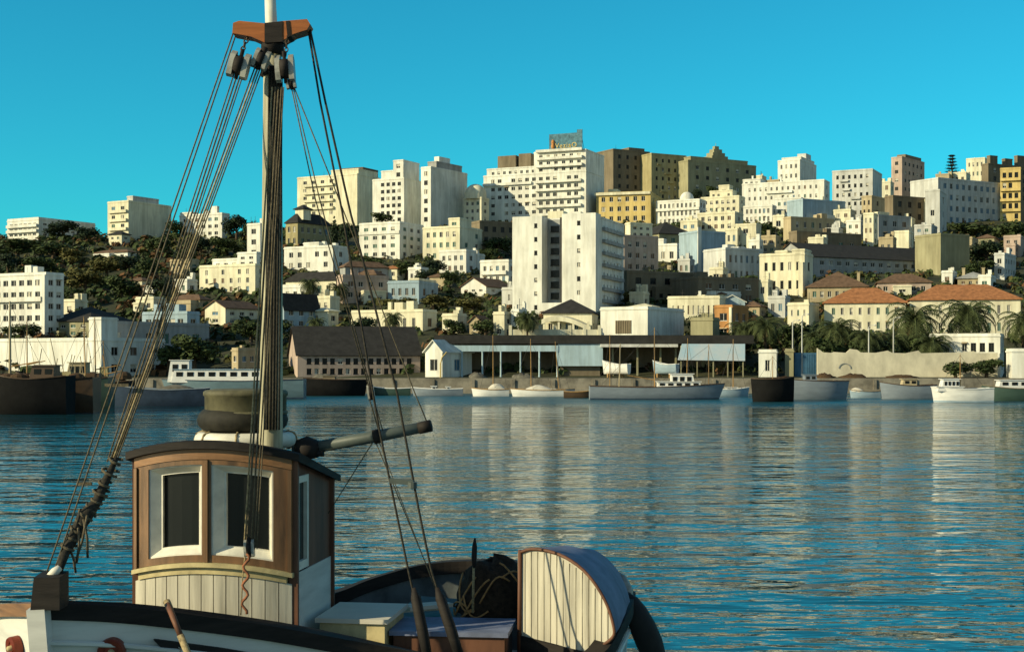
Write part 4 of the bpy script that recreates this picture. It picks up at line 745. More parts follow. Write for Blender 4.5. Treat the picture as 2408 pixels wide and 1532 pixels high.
TR = [
 ('pine', 150, 560, 515, 90, 'dark pine clump right of the long low ridge block'), ('pine', 205, 566, 530, 60, 'small pine beside the lone cream ridge block left side'),
 ('broad', 412, 570, 512, 50, 'dark tree touching the right side of the lone ridge block'), ('pine', 556, 560, 500, 70, 'dark pine between the white ridge row and the mast'),
 ('broad2', 590, 566, 512, 50, 'rounded tree just left of the mast on the ridge'), ('broad', 40, 604, 556, 110, 'wide dark tree on the left slope above the edge hotel'),
 ('broad2', 120, 612, 558, 100, 'dark tree mass in the middle of the left slope'), ('olive', 170, 620, 578, 80, 'olive green tree on the left slope'), ('pine', 20, 640, 590, 70, 'dark pine above the left edge hotel roof'),
 ('broad', 90, 650, 600, 90, 'tree directly behind the edge hotel roof'), ('pine', 300, 640, 598, 80, 'dark pine below the low white house on the left slope'), ('olive', 250, 650, 600, 90, 'reddish olive tree on the left slope'),
 ('broad2', 350, 660, 596, 80, 'dark tree behind the left rigging on the slope'), ('olive', 200, 680, 624, 100, 'brownish tree right of the edge hotel'), ('broad', 290, 700, 640, 90, 'dark tree above the small cream cabin'),
 ('pine', 380, 700, 650, 70, 'dark pine left of the white terraces'), ('broad2', 180, 716, 670, 80, 'dark tree just above the wide dark hipped roof'), ('broad', 430, 640, 580, 70, 'dark tree left of the white terraced house'),
 ('pine', 470, 600, 552, 70, 'pine under the white ridge row'), ('broad', 530, 600, 556, 80, 'dark tree above the white terraced house'), ('broad2', 370, 600, 548, 70, 'dark tree below the lone ridge block'),
 ('cypress', 786, 590, 498, 34, 'tall black cypress right of the ochre villa'), ('pine', 816, 580, 520, 50, 'dark pine beside the tall cypress'), ('broad', 900, 526, 496, 60, 'tree at the foot of the pale yellow apartment block'),
 ('broad', 880, 640, 596, 80, 'tree below the square white four storey house'), ('broad2', 960, 650, 606, 80, 'dark tree between the square white house and its lower neighbours'), ('pine', 1020, 650, 606, 60, 'dark pine left of the white pillared annexe'),
 ('broad', 1056, 676, 634, 50, 'round dark tree left of the white gabled cottage'), ('pine', 1000, 666, 630, 50, 'pine above the pale blue house'), ('broad2', 1170, 600, 548, 70, 'dark tree under the dark building left of the tall tower'),
 ('broad', 1150, 620, 576, 60, 'tree right of the white pillared annexe'), ('broad', 1228, 800, 722, 60, 'dark tree at the left foot of the tall white tower'), ('pine', 1424, 800, 730, 30, 'narrow dark tree between dark roofed pavilion and white cube'),
 ('broad2', 1140, 790, 742, 70, 'low tree right of the cream wall house'), ('broad', 1070, 790, 744, 60, 'low tree below the olive bank'), ('olive', 1020, 724, 690, 90, 'olive bush crowned tree on the olive bank'),
 ('olive', 940, 726, 696, 90, 'yellow olive tree at the left end of the olive bank'), ('olive', 1110, 730, 694, 80, 'olive tree at the right end of the olive bank'),
 ('broad', 1580, 680, 626, 90, 'large dark tree right of the tall tower'), ('broad2', 1650, 690, 636, 90, 'dark tree below the slate blue block'), ('pine', 1540, 672, 630, 60, 'dark pine under the pink grey apartment house'),
 ('broad', 1740, 690, 640, 90, 'dark tree left of the bright cream stepped building'), ('olive', 1486, 716, 676, 50, 'brownish tree at the right foot of the tall tower'), ('broad', 1650, 812, 730, 80, 'dark tree between the white cube and the orange house'),
 ('broad2', 1780, 812, 742, 90, 'dense dark tree right of the orange plastered house'), ('broad', 1840, 830, 752, 100, 'dense dark tree above the huts'), ('pine', 1900, 826, 748, 70, 'dark pine behind the blue container'),
 ('broad2', 1740, 842, 780, 80, 'dark tree at the right end of the blue hoarding'), ('pine', 2150, 540, 506, 60, 'pine right of the grey rendered house'), ('araucaria', 2238, 432, 362, 38, 'araucaria with tiered branches on the right skyline'),
 ('broad', 2290, 560, 518, 120, 'dark tree band under the wide bay windowed house'), ('broad2', 2370, 570, 516, 110, 'dark trees under the yellow loggia block'), ('pine', 2320, 620, 560, 100, 'dark pine above the right edge white house'),
 ('broad', 2300, 650, 606, 80, 'dark tree left of the right edge white house'), ('broad', 1680, 470, 432, 40, 'dark tree under the pyramid turret block'), ('pine', 1640, 480, 440, 30, 'dark narrow tree beside the brown skyline block'),
 ('broad', 1800, 560, 520, 60, 'dark tree right of the bright cream stepping house'), ('broad2', 1990, 620, 580, 60, 'dark tree behind the huge dark roof'), ('broad', 460, 860, 776, 120, 'dark round tree behind the white launch'),
 ('broad2', 400, 862, 800, 80, 'lower dark tree left of the round one behind the launch'), ('broad', 590, 800, 744, 100, 'dark tree behind the tan storehouse'), ('broad2', 50, 800, 752, 90, 'dark tree between the edge hotel and bright warehouse wall'),
 ('broad', 660, 800, 740, 90, 'dark tree behind the mast foot above the quay'), ('pine', 860, 790, 740, 70, 'dark tree above the black shed roof'), ('broad2', 2250, 888, 842, 90, 'black leafy tree before the right quay wall'), ('broad', 2318, 884, 838, 90, 'wide black tree right of the motorboat mast'),
 ('broad2', 2120, 740, 706, 60, 'dark tree right of the long cream villa'), ('broad', 1950, 846, 780, 90, 'dark bushy tree behind the left end of the pale quay wall'), ('broad2', 2014, 846, 790, 90, 'dark bushy tree behind the wall arch'), ('pine', 2070, 846, 786, 90, 'dark bushy tree between the two middle lamp posts'), ('broad', 2130, 846, 784, 100, 'dark bushy tree right of the tallest lamp post'), ('broad2', 2190, 846, 780, 90, 'dark bushy tree left of the white low building'), ('broad', 1700, 836, 770, 80, 'dark tree above the blue hoarding'),
]
for k, px, b_, t_, w_, lab in TR:
    if not lab: continue
    tree(k, px, b_, t_, w_, lab, Y=(250 if px > 2200 and b_ > 870 else None if b_ < 845 else 262))
# scrub that nobody could count
rg = random.Random(77); m = MB()
for i in range(9000):
    y = rg.uniform(262, 560); x = rg.uniform(-.42, .42) * y * 1.15
    z = ground_z(x, y)
    if noise.noise(Vector((x * .05, y * .05, 9))) < -.2 and rg.random() < .5: continue
    s_ = rg.uniform(.7, 2.0) * (1.35 if x < -60 else 1); mi = 0 if rg.random() < .62 else 1 if rg.random() < (.4 if x < -60 else .8) else 2
    for _ in range(11):
        d = Vector((rg.gauss(0, 1), rg.gauss(0, 1), abs(rg.gauss(0, 1)))).normalized(); p = Vector((x, y, z)) + d * s_ * rg.uniform(.4, 1); a = d.orthogonal().normalized(); b_ = d.cross(a); e = .42 * s_
        m.add([p - a * e, p - b_ * e * .7, p + a * e, p + b_ * e * .7], [(0, 1, 2, 3)], mi)
tag(m.build('scrub', [M_LF, M_LF2, mat('rusty_scrub', (.15, .075, .03), .9, .3, .5, dark=(.05, .03, .015))]), 'patchy dark green and rusty scrub covering the hillside between houses', 'scrub', kind='stuff')
# olive grass bank in the middle
# ------------------------------------------------------------------ boats moored along the far shore
def boatm(name, rgb): return mat(name, rgb, .45, .10, 1.2, spec=.4, stretch=(.4, .4, 1.5))
H_WH = boatm('white_hull_paint', (.80, .79, .74)); H_GR = boatm('grey_blue_hull_paint', (.22, .26, .30)); H_BK = mat('black_hull_paint', (.012, .012, .012), .85, .15, 1.2, spec=.1)
H_DB = mat('dark_blue_hull_paint', (.03, .05, .085), .8, .15, 1.2, spec=.12); H_LB = boatm('light_blue_hull_paint', (.30, .40, .47)); H_BRN = boatm('tarred_hull', (.09, .055, .03)); H_TL = boatm('teal_grey_hull', (.12, .19, .22)); H_GN = boatm('dark_green_hull', (.05, .09, .07))
M_DECK = mat('weathered_deck', (.36, .30, .20), .9, .2, 2, stretch=(1, 6, 1)); M_VAR = mat('varnished_spar', (.42, .25, .09), .4, .2, 2); M_CANV = mat('pale_canvas', (.62, .58, .48), .9, .1, 1)
M_RUB = mat('tyre_rubber', (.02, .02, .02), .7, .2, 3)
def boat(label, pxb, pxs, Y, fb, beam, hull, cat='boat', name='boat', skew=0, cabin=(), masts=(), cover=None, rail=None, boot=None, group=None, deckm=None, bowrise=.4):
    xb, xs_ = (pxb - CX) / FPX * Y, (pxs - CX) / FPX * Y; L = abs(xb - xs_); rz = (0 if xb > xs_ else math.pi) + R(skew)
    o = thing(name, label, cat, ((xb + xs_) / 2, Y + beam / 2, 0), rz, group)
    N_ = 14; rows = []; top = []
    for i in range(N_ + 1):
        t = i / N_; hb = beam / 2 * (min(1, (.72 + .9 * t)) if t < .3 else 1 - max(0, (t - .45) / .55) ** 2.2) + .03
        z = fb * (1 + bowrise * max(0, t - .35) ** 1.6 * 1.6 + .12 * (1 - t) ** 3); x = (t - .5) * L
        rk = .10 * L * max(0, t - .7) / .3 * .5
        sec = [(hb, z), (hb * .97, z * .55), (hb * .86, 0.05), (hb * .6, -.35), (0, -.55)]
        rows.append([Vector((x - rk * (1 - zz / z) * .9, -b_, zz)) for b_, zz in sec] + [Vector((x - rk * (1 - zz / z) * .9, b_, zz)) for b_, zz in sec[-2::-1]])
        top.append((x, hb, z))
    m = MB(); m.loft(rows); m.add(rows[0], [tuple(range(len(rows[0])))])
    m.build('hull', hull, o, True)
    if boot:
        k = MB()
        for sg in (0, 1): k.loft([[r_[(2 if not sg else 6)] + Vector((0, -.025 if not sg else .025, .0)), r_[(2 if not sg else 6)] + Vector((0, -.025 if not sg else .025, .22))] for r_ in rows])
        k.build('boot_stripe', boot, o)
    m = MB(); dz = .28 if fb > .5 else .15; m.loft([[Vector((x, -hb + .05, z - dz)), Vector((x, hb - .05, z - dz))] for x, hb, z in top]); m.build('deck', deckm or M_DECK, o)
    m = MB()
    for sg in (-1, 1): m.tube([(x, sg * hb, z) for x, hb, z in top], .07 if fb > .6 else .045, 6)
    m.build('gunwale', rail or M_BR, o)
    def zd(t): i = max(0, min(N_, int(t * N_))); return top[i][2] - dz
    for (t0, t1, h, w, cm, nw, rf) in cabin:
        x0, x1 = (t0 - .5) * L, (t1 - .5) * L; z0 = min(zd(t0), zd(t1)); wd = w * beam; k = MB(); sl_ = min(.5, h * .22)
        k.add([(x0, -wd / 2, z0), (x1, -wd / 2, z0), (x1, wd / 2, z0), (x0, wd / 2, z0), (x0, -wd / 2 * .92, z0 + h), (x1 - sl_, -wd / 2 * .92, z0 + h), (x1 - sl_, wd / 2 * .92, z0 + h), (x0, wd / 2 * .92, z0 + h)],
              [(0, 1, 5, 4), (1, 2, 6, 5), (2, 3, 7, 6), (3, 0, 4, 7), (4, 5, 6, 7)]); cb_ = k.build('cabin', cm, o)
        k = MB(); k.box(x0 - .2, x1 - sl_ + .25, -wd / 2 - .08, wd / 2 + .08, z0 + h + .003, z0 + h + .09); k.build('cabin_roof', rf or cm, cb_)
        for j in range(nw):
            for sg in (-1, 1):
                ww = (x1 - x0 - sl_) / max(nw, 1) * .6; xc = x0 + (x1 - sl_ - x0) * (j + .5) / nw; k = MB(); yy = sg * (wd / 2 * .955 + .015)
                k.box(xc - ww / 2, xc + ww / 2, yy - .03, yy + .03, z0 + h * .48, z0 + h * .82); k.build('window', M_GLASS, cb_)
    for (t, h, rad, rake, spars) in masts:
        x = (t - .5) * L; z0 = zd(t); k = MB(); k.tube([(x, 0, z0), (x + rake, 0, z0 + h)], [rad, rad * .55], 7); mo = k.build('mast', M_VAR if rad < .11 else M_T, o)
        k = MB()
        for tx in (min(.97, t + .35), max(.03, t - .4)): k.tube([(x + rake, 0, z0 + h * .97), ((tx - .5) * L, 0, zd(tx) + .3)], .018, 4)
        for sg in (-1, 1): k.tube([(x + rake, 0, z0 + h * .9), (x - .3, sg * beam * .45, z0 + .3)], .018, 4)
        k.build('stay', M_IRON, o)
        if spars:
            k = MB(); k.tube([(x, .05, z0 + 1.3), (x - spars, 0, z0 + 1.5 + .12 * spars)], [.07, .05], 6); k.build('boom', M_VAR, o)
    if cover:
        t0, t1, h, cm = cover; k = MB(); rr = []
        for i in range(9):
            t = t0 + (t1 - t0) * i / 8; x = (t - .5) * L; hb = top[int(t * N_)][1] * .95; hh = h * math.sin(math.pi * (.12 + .76 * i / 8)); rr.append([(x, hb * math.cos(a), zd(t) + .1 + hh * math.sin(a) * (1 + .12 * noise.noise(Vector((x, a, 0))))) for a in [math.pi * j / 8 for j in range(9)]])
        k.loft(rr); k.build('canvas_cover', cm, o, True)
    return o
# right
boat('bright white motorboat with glazed wheelhouse moored at the far right', 2196, 2340, 189, 1.75, 2.6, H_WH, 'motorboat', 'motorboat', cabin=[(.50, .92, .55, .7, H_WH, 0, None), (.56, .86, 1.6, .6, H_WH, 4, None)], masts=[(.52, 5.0, .07, 0, 0)], rail=H_WH, boot=H_LB, bowrise=.25)
boat('dark green hulled boat with white cabin cut by the right edge of the photo', 2316, 2460, 196, 1.7, 3, H_GN, 'boat', 'boat', cabin=[(.1, .75, 1.3, .6, H_WH, 4, None)])
boat('blue grey work boat with tan bow post left of the bright white motorboat', 2074, 2206, 207, 1.9, 2.8, H_GR, 'work boat', 'work_boat', cabin=[(.35, .62, 1.2, .5, M_T, 2, None)], rail=H_BRN)
boat('small pale lilac rowing boat between the grey blue boat and the work boat', 2000, 2072, 214, .95, 1.5, H_LB, 'rowing boat', 'rowing_boat', cover=(.55, .95, .7, M_CANV))
boat('black sterned fishing boat with tall dark transom right of centre', 1768, 1868, 192, 3.1, 3.6, H_BK, 'fishing boat', 'fishing_boat', skew=12, rail=H_BRN, bowrise=.05, masts=[(.45, 3.4, .06, 0, 0)])
boat('low grey blue fishing boat moored against the black sterned boat', 2004, 1850, 203, 2.7, 3.6, H_GR, 'fishing boat', 'fishing_boat', rail=H_BRN, cabin=[(.3, .5, 1.1, .5, H_GR, 2, None)], bowrise=.0)
# centre
boat('long pale grey yacht with white deckhouse at the middle of the far quay', 1710, 1388, 204, 1.75, 4.2, H_GR, 'yacht', 'yacht', cabin=[(.50, .82, 1.0, .55, H_WH, 5, None), (.60, .78, 2.1, .42, H_WH, 3, None)], masts=[(.48, 9.0, .10, 0, 4), (.88, 6.2, .08, 0, 0), (.22, 6.6, .13, .15, 0)], rail=H_BRN, boot=H_DB)
boat('light blue sloop with slim pale mast behind the bow of the long grey yacht', 1765, 1680, 222, 1.1, 2.2, H_LB, 'sailing boat', 'sailing_boat', cabin=[(.35, .65, .5, .5, H_WH, 2, None)], masts=[(.55, 8.2, .09, 0, 0)], rail=H_WH)
boat('dark brown open rowing boat with tan gunwale left of the long grey yacht', 1402, 1326, 213, .9, 1.7, H_BRN, 'rowing boat', 'rowing_boat', rail=M_VAR)
boat('white sailing boat with tan canvas cover, right one of the covered pair', 1200, 1330, 222, .95, 2.2, H_WH, 'sailing boat', 'sailing_boat', cabin=[(.2, .45, .45, .5, M_CANV, 2, None)], masts=[(.62, 8.4, .085, .1, 0)], cover=(.25, .72, 1.0, M_CANV), rail=M_VAR)
boat('white sailing boat with pale canvas hood and tall mast, left of the covered pair', 1108, 1197, 224, 1.0, 2.1, H_WH, 'sailing boat', 'sailing_boat', masts=[(.42, 9.0, .085, .05, 0)], cover=(.12, .55, 1.2, M_CANV), rail=M_VAR)
boat('grey dinghy behind the covered sailing boats with a bare mast', 1290, 1352, 228, 1.0, 2.0, H_GR, 'sailing boat', 'sailing_boat', masts=[(.6, 8.0, .08, .6, 0)])
boat('low pale grey launch with small white deck boxes under the right rigging', 966, 1088, 226, 1.05, 2.2, H_GR, 'launch', 'launch', cabin=[(.25, .33, .6, .4, H_WH, 1, None), (.52, .62, .7, .4, H_WH, 1, None)], rail=H_WH)
boat('dark flat barge lying right of the mast foot', 862, 712, 226, 2.6, 4.0, H_BK, 'barge', 'barge', rail=H_BRN, bowrise=0, cabin=[(.3, .5, .8, .5, M_BR, 0, None)])
boat('green grey skiff between the dark barge and the low pale launch', 870, 964, 229, 1.1, 2, H_GN, 'skiff', 'skiff', rail=H_WH)
boat('small tan sloop with bare mast behind the stern of the long grey yacht', 1408, 1462, 230, 1.0, 1.9, M_T, 'sailing boat', 'sailing_boat', masts=[(.5, 9.2, .08, 0, 0)])
boat('small grey cutter with bare mast behind the deckhouse of the long grey yacht', 1590, 1648, 231, 1.0, 1.9, H_GR, 'sailing boat', 'sailing_boat', masts=[(.55, 8.6, .08, -.2, 0)])
dk = thing('derrick', 'small yellow bent derrick arm on the quay under the left end of the pavilion', 'derrick', P(1036, 880, 250)); z_ = dk.location.z; dk.location.z = QZ
m = MB(); m.tube([(0, 0, 0), (0, 0, 2.6)], .14, 8); m.build('post', M_Y, dk); m = MB(); m.tube([(0, 0, 2.5), (.25, 0, 3.6), (1.1, 0, 4.6)], .12, 8); m.build('arm', M_Y, dk)
# left
boat('white passenger launch with a long windowed cabin left of the mast', 372, 712, 206, 2.6, 4.2, H_TL, 'passenger launch', 'passenger_launch', cabin=[(.30, .92, 1.9, .62, H_WH, 8, H_LB), (.80, .95, 3.2, .5, H_WH, 2, None)], rail=H_DB, bowrise=.15, boot=H_DB)
boat('long dark blue boat with pale rail lying in front of the passenger launch', 243, 482, 172, 2.0, 3.4, H_DB, 'boat', 'boat', rail=H_GR, bowrise=.5, cover=(.15, .5, .8, M_TARP))
boat('nearest big black fishing boat at the left edge', -70, 150, 146, 3.6, 4.6, H_BK, 'fishing boat', 'fishing_boat', cabin=[(.15, .42, 1.6, .5, H_BRN, 2, None)], masts=[(.66, 8.2, .16, 0, 3)], rail=H_BRN)
boat('second dark fishing boat behind the nearest black one at left', 20, 214, 152, 3.4, 4.4, H_BRN, 'fishing boat', 'fishing_boat', cabin=[(.5, .75, 1.8, .5, H_BK, 2, None)], masts=[(.14, 7.0, .09, .2, 0), (.86, 6.5, .08, 0, 2)], rail=H_BK)
boat('third dark fishing boat farthest in the left cluster with tan wheelhouse', 60, 250, 162, 3.3, 4.2, H_GN, 'fishing boat', 'fishing_boat', cabin=[(.3, .55, 2.2, .5, M_T, 3, None)], masts=[(.2, 7.4, .09, .1, 3)], rail=H_BRN)
boat('fourth black fishing boat wedged behind the tan wheelhouse boat', 120, 300, 174, 2.8, 4, H_BK, 'fishing boat', 'fishing_boat', cabin=[(.5, .7, 1.5, .5, H_BRN, 2, None)], masts=[(.35, 5.5, .08, .3, 2)], rail=H_BRN, cover=(.1, .4, 1.0, M_TARP))
# gear piled on the decks of the left cluster
rgk = random.Random(12)
for o in [o for o in COL.objects if o.name.startswith('fishing_boat') and o.get('label', '').split()[0] in ('nearest', 'second', 'third', 'fourth')]:
    for k_ in range(9):
        x = rgk.uniform(-4, 4); y = rgk.uniform(-1.3, 1.3); z = 3.6; w = rgk.uniform(.3, .9); k = MB(); t_ = rgk.random()
        if t_ < .4: k.box(x - w, x + w, y - w * .6, y + w * .6, z - .3, z + rgk.uniform(.5, 1.3)); k.build('gear_box', rgk.choice((H_BRN, M_TARP, M_T, M_OC)), o)
        elif t_ < .75: k.tube([(x, y, z - .2), (x + rgk.uniform(-1, 1), y, z + rgk.uniform(2, 4.5))], .05, 5); k.build('pole', rgk.choice((M_VAR, M_T)), o)
        else: k.lathe([(0, .7), (.4, .66), (.75, .5), (.95, .2), (1.0, -.3)], (x, y, z), 11); k.build('net_pile', M_NET, o)
# boats hauled out under the pavilion
for px, ln, hm, lab in ((1420, 5.5, H_WH, 'white boat hauled out under the left end of the white canopy'), (1540, 5.0, H_LB, 'pale blue boat hauled out under the right end of the white canopy')):
    b_ = boat(lab, px - 8, px - 8 + ln / 249 * FPX, 249, 1.2, 1.8, hm, 'boat', 'hauled_out_boat', skew=-35, bowrise=.8, rail=H_WH); b_.location.z = QZ + 1.15
    k = MB()
    for x in (-1.3, 1.2): k.box(x - .12, x + .12, -.8, .8, -1.15, -.4)
    k.build('cradle', M_VAR, b_)
# ------------------------------------------------------------------ the fishing boat in the foreground
W_WHT = mat('boat_white_paint', (.72, .68, .56), .55, .12, 3.0, spec=.35, stretch=(1, 1, .25), bump=.15)
W_HULL = mat('hull_white_paint', (.70, .69, .63), .5, .13, 1.6, spec=.35, stretch=(.4, .4, 2.5), bump=.15)
W_VARN = mat('varnished_wood', (.22, .115, .05), .45, .32, 5, spec=.5, stretch=(1, 1, .15), bump=.2)
W_VARNH = mat('varnished_fascia', (.29, .145, .06), .45, .25, 5, spec=.5, stretch=(.2, .2, 2), bump=.2)
W_DARK = mat('dark_weathered_rail', (.022, .017, .014), .75, .3, 4, bump=.4, stretch=(.5, .5, 3))
W_BRN = mat('brown_painted_wood', (.17, .075, .042), .6, .25, 4, stretch=(1, 1, .2), bump=.2)
W_ROPE = mat('tarred_rope', (.15, .125, .08), .95, .3, 30, bump=.6); W_ROPEL = mat('pale_rope', (.42, .33, .18), .95, .3, 30, bump=.6)
W_MAST = mat('oiled_mast', (.46, .43, .29), .5, .25, 4, dark=(.20, .18, .11), stretch=(3, 3, .2), bump=.3); W_MASTW = mat('white_topmast', (.72, .70, .58), .5, .12, 3)
W_ORG = mat('orange_brown_crosstree', (.40, .13, .035), .5, .2, 4, stretch=(.3, 1, 3)); W_BLU = mat('blue_grey_paint', (.09, .11, .10), .5, .18, 3)
W_DBLU = mat('faded_blue_deck', (.19, .22, .33), .7, .2, 2.5, bump=.2); W_RED = mat('red_brown_paint', (.22, .04, .02), .5, .2, 6)
W_PLANK = mat('planked_bulkhead_paint', (.58, .54, .43), .6, .22, 3.5, stretch=(2.5, 2.5, .15), bump=.25); W_INN = mat('bulwark_inside_grey', (.15, .17, .17), .7, .25, 2.5, bump=.2)
W_KHA = mat('khaki_drum_paint', (.15, .14, .08), .7, .3, 3); W_CREAM = mat('cream_box_paint', (.60, .50, .26), .6, .2, 4); W_LIGHT = mat('white_float_paint', (.78, .75, .64), .5, .12, 4)
W_GAL = mat('worn_block_metal', (.45, .44, .38), .45, .25, 6, metal=.2)
HB = Vector((-1.6, 14.8, 0)); hero = thing('fishing_boat', 'foreground wooden fishing boat with varnished wheelhouse, tall mast and rigging', 'fishing boat', HB)
def hp(mb, name, m_, parent=None, smooth=False): return mb.build(name, m_, parent or hero, smooth, HB)
def curve(pts, n_):
    out = []
    for i in range(len(pts) - 1):
        p0 = pts[max(i - 1, 0)]; p1 = pts[i]; p2 = pts[i + 1]; p3 = pts[min(i + 2, len(pts) - 1)]
        for j in range(n_):
            t = j / n_; out.append(.5 * ((2 * p1) + (p2 - p0) * t + (2 * p0 - 5 * p1 + 4 * p2 - p3) * t * t + (3 * p1 - p0 - 3 * p2 + p3) * t ** 3))
    out.append(pts[-1]); return out
near = curve([P(*q) for q in ((104, 1428, 12.5), (260, 1434, 12.8), (420, 1450, 13.1), (640, 1480, 13.55), (880, 1524, 13.95), (1080, 1560, 14.0), (1260, 1572, 13.85), (1400, 1550, 14.0), (1466, 1450, 14.8), (1486, 1402, 16.4))], 6)
far = curve([P(*q) for q in ((104, 1428, 12.5), (55, 1428, 12.9), (5, 1430, 13.35), (-30, 1440, 13.9), (0, 1452, 14.6), (110, 1462, 15.2), (330, 1455, 15.8), (600, 1432, 16.2), (765, 1404, 16.5), (880, 1364, 16.9), (1000, 1333, 17.2), (1110, 1324, 17.3), (1230, 1328, 17.1), (1380, 1352, 16.8), (1486, 1402, 16.4))], 6)
def shell(rail):
    rows = []; c = Vector((-1.6, 15.0, 0))
    for p in rail:
        d = (c - p); d.z = 0; d.normalize(); rows.append([p, p + d * .10 + Vector((0, 0, -.7 * p.z * .45)), p + d * .32 + Vector((0, 0, -p.z * .75)), Vector((p.x + d.x * .62, p.y + d.y * .62, 0.0)), Vector((p.x + d.x * 1.1, p.y + d.y * 1.1, -.5))])
    return rows
m = MB(); m.loft(shell(near)); m.loft(shell(far)); hull = hp(m, 'hull', W_HULL, None, True)
# inner bulwark and deck
def inner(rail, d_=.11):
    c = Vector((-1.6, 15.0, 0)); return [p + (Vector((c.x - p.x, c.y - p.y, 0)).normalized()) * d_ for p in rail]
DZ = 1.95
m = MB(); m.loft([[p, Vector((p.x, p.y, DZ))] for p in inner(far)]); m.loft([[p, Vector((p.x, p.y, DZ))] for p in inner(near)]); hp(m, 'bulwark_lining', W_INN, None, True)
a = inner(near); b_ = inner(far); nn = min(len(a), len(b_)); m = MB()
m.loft([[Vector((a[int(i * (len(a) - 1) / 40)].x, a[int(i * (len(a) - 1) / 40)].y, DZ + .004)), Vector((b_[int(i * (len(b_) - 1) / 40)].x, b_[int(i * (len(b_) - 1) / 40)].y, DZ + .004))] for i in range(41)]); hp(m, 'deck', M_DECK)
def capm(rail, w, h, z):
    c = Vector((-1.6, 15.0, 0)); rows = []
    for p in rail:
        d = Vector((c.x - p.x, c.y - p.y, 0)).normalized(); o_ = p - d * .05; i_ = p + d * (w - .05); rows.append([Vector((o_.x, o_.y, p.z + z - h)), Vector((o_.x, o_.y, p.z + z)), Vector((i_.x, i_.y, p.z + z)), Vector((i_.x, i_.y, p.z + z - h))])
    return MB().loft(rows, close=True)
hp(capm(near, .2, .15, .05), 'cap_rail', W_DARK); hp(capm(far[:20], .18, .12, .045), 'cap_rail', W_VARNH); hp(capm(far[19:], .2, .15, .05), 'cap_rail', W_DARK)
m = MB()
for rail in (near,): m.tube([p + Vector((-.02, -.06, -.30)) for p in rail[1:]], .025, 6)
hp(m, 'rubbing_strake', W_HULL)
m = MB(); p = P(104, 1430, 12.5); m.bar(p + Vector((-.03, -.07, .02)), p + Vector((.12, .2, -3)), .16, .16); hp(m, 'stem', W_HULL)
m = MB(); p0, p1 = P(82, 1428, 12.48), P(150, 1352, 12.48); m.add([(p0.x, 12.36, p0.z), (p1.x, 12.36, p0.z + .0), (p1.x, 12.36, p1.z), (p0.x + .03, 12.36, p1.z), (p0.x, 12.62, p0.z), (p1.x, 12.62, p0.z), (p1.x, 12.62, p1.z + .02), (p0.x + .03, 12.62, p1.z + .02)], [(0, 1, 2, 3), (5, 4, 7, 6), (4, 0, 3, 7), (1, 5, 6, 2), (3, 2, 6, 7), (4, 5, 1, 0)]); hp(m, 'stem_head', W_DARK)
m = MB(); c = P(128, 1344, 12.5); m.lathe([(0, -.07), (.03, -.06), (.04, 0), (.03, .06), (0, .07)], c, 14, axis=Matrix.Rotation(R(50), 3, 'Y')); hp(m, 'shackle', W_LIGHT, None, True)
# round eye discs and dark board on the bow
def disc(px, py, Y, r_, nrm, nm='bow_eye'):
    ax = Vector(nrm).normalized().to_track_quat('Z', 'Y').to_matrix(); c = P(px, py, Y); k = MB(); k.lathe([(r_, -.06), (r_, .015), (r_ * .9, .035), (r_ * .55, .02), (r_ * .5, .01), (0, .01)], c, 26, axis=ax); o = hp(k, nm, W_RED, None, False)
    k = MB(); k.lathe([(r_ * .26, .012), (r_ * .22, .05), (0, .06)], c, 14, axis=ax); k.build('eye_hub', W_CREAM, o, True, HB)
def near_y(px): return min(near, key=lambda q: abs(q.x / q.y * FPX + CX - px))
nr = (.12, -.99, -.1)
q_ = near_y(262); disc(262, 1532, q_.y - .03, .125, nr); disc(30, 1522, 13.02, .105, (-.78, -.62, -.1))
m = MB(); brd = [(362, 1501), (520, 1522), (800, 1570), (800, 1625), (420, 1560), (398, 1538)]
pl = [P(px, py, near_y(px).y - .02) for px, py in brd]; m.prism([p + Vector((0, -.03, 0)) for p in pl], (0, .05, 0)); bo = hp(m, 'name_board', W_DARK)
m = MB()
for (x0, y0, x1, y1) in ((416, 1528, 444, 1520), (420, 1521, 440, 1531), (428, 1520, 420, 1540), (452, 1537, 448, 1552), (452, 1537, 470, 1541)):
    m.bar(P(x0, y0, near_y(x0).y - .06), P(x1, y1, near_y(x1).y - .06), .012, .01)
m.build('board_mark', W_GAL, bo, False, HB)

# ---- wheelhouse (local frame: x along the front, y aft)
TH = R(8); YC = 14.1; C0 = P(690, 850, YC); ux = Vector((math.cos(TH), -math.sin(TH), 0)); vy = Vector((math.sin(TH), math.cos(TH), 0)); LW, WW = 1.65, 1.40
BUL, CAM = .17, .11
def wz(py): return EYE + (HY - py) * YC / FPX
def wp(s, z, d=0.0):              # point on the bowed front: s along, d outwards
    k = 4 * s * (1 - s); return C0 - ux * LW * (1 - s) - vy * (BUL * k + d) + Vector((0, 0, z + CAM * k - EYE))
def ws(x, y, z): return C0 - ux * (LW - x) + vy * y + Vector((0, 0, z - EYE))
def panel(mb, s0, s1, za, zb_, d0, d1, n_=None, mi=0):
    n_ = n_ or max(2, int((s1 - s0) * 18)); rows = [[wp(s0 + (s1 - s0) * i / n_, za, d0), wp(s0 + (s1 - s0) * i / n_, za, d1), wp(s0 + (s1 - s0) * i / n_, zb_, d1), wp(s0 + (s1 - s0) * i / n_, zb_, d0)] for i in range(n_ + 1)]
    mb.loft(rows, mi, True); mb.add(rows[0], [(0, 1, 2, 3)], mi); mb.add(rows[-1], [(3, 2, 1, 0)], mi)
zR, zF, zW1, zW0, zT, zL, zB = wz(1078), wz(1104), wz(1120), wz(1322), wz(1343), wz(1366), 1.9
wins = ((.105, .47), (.525, .895))
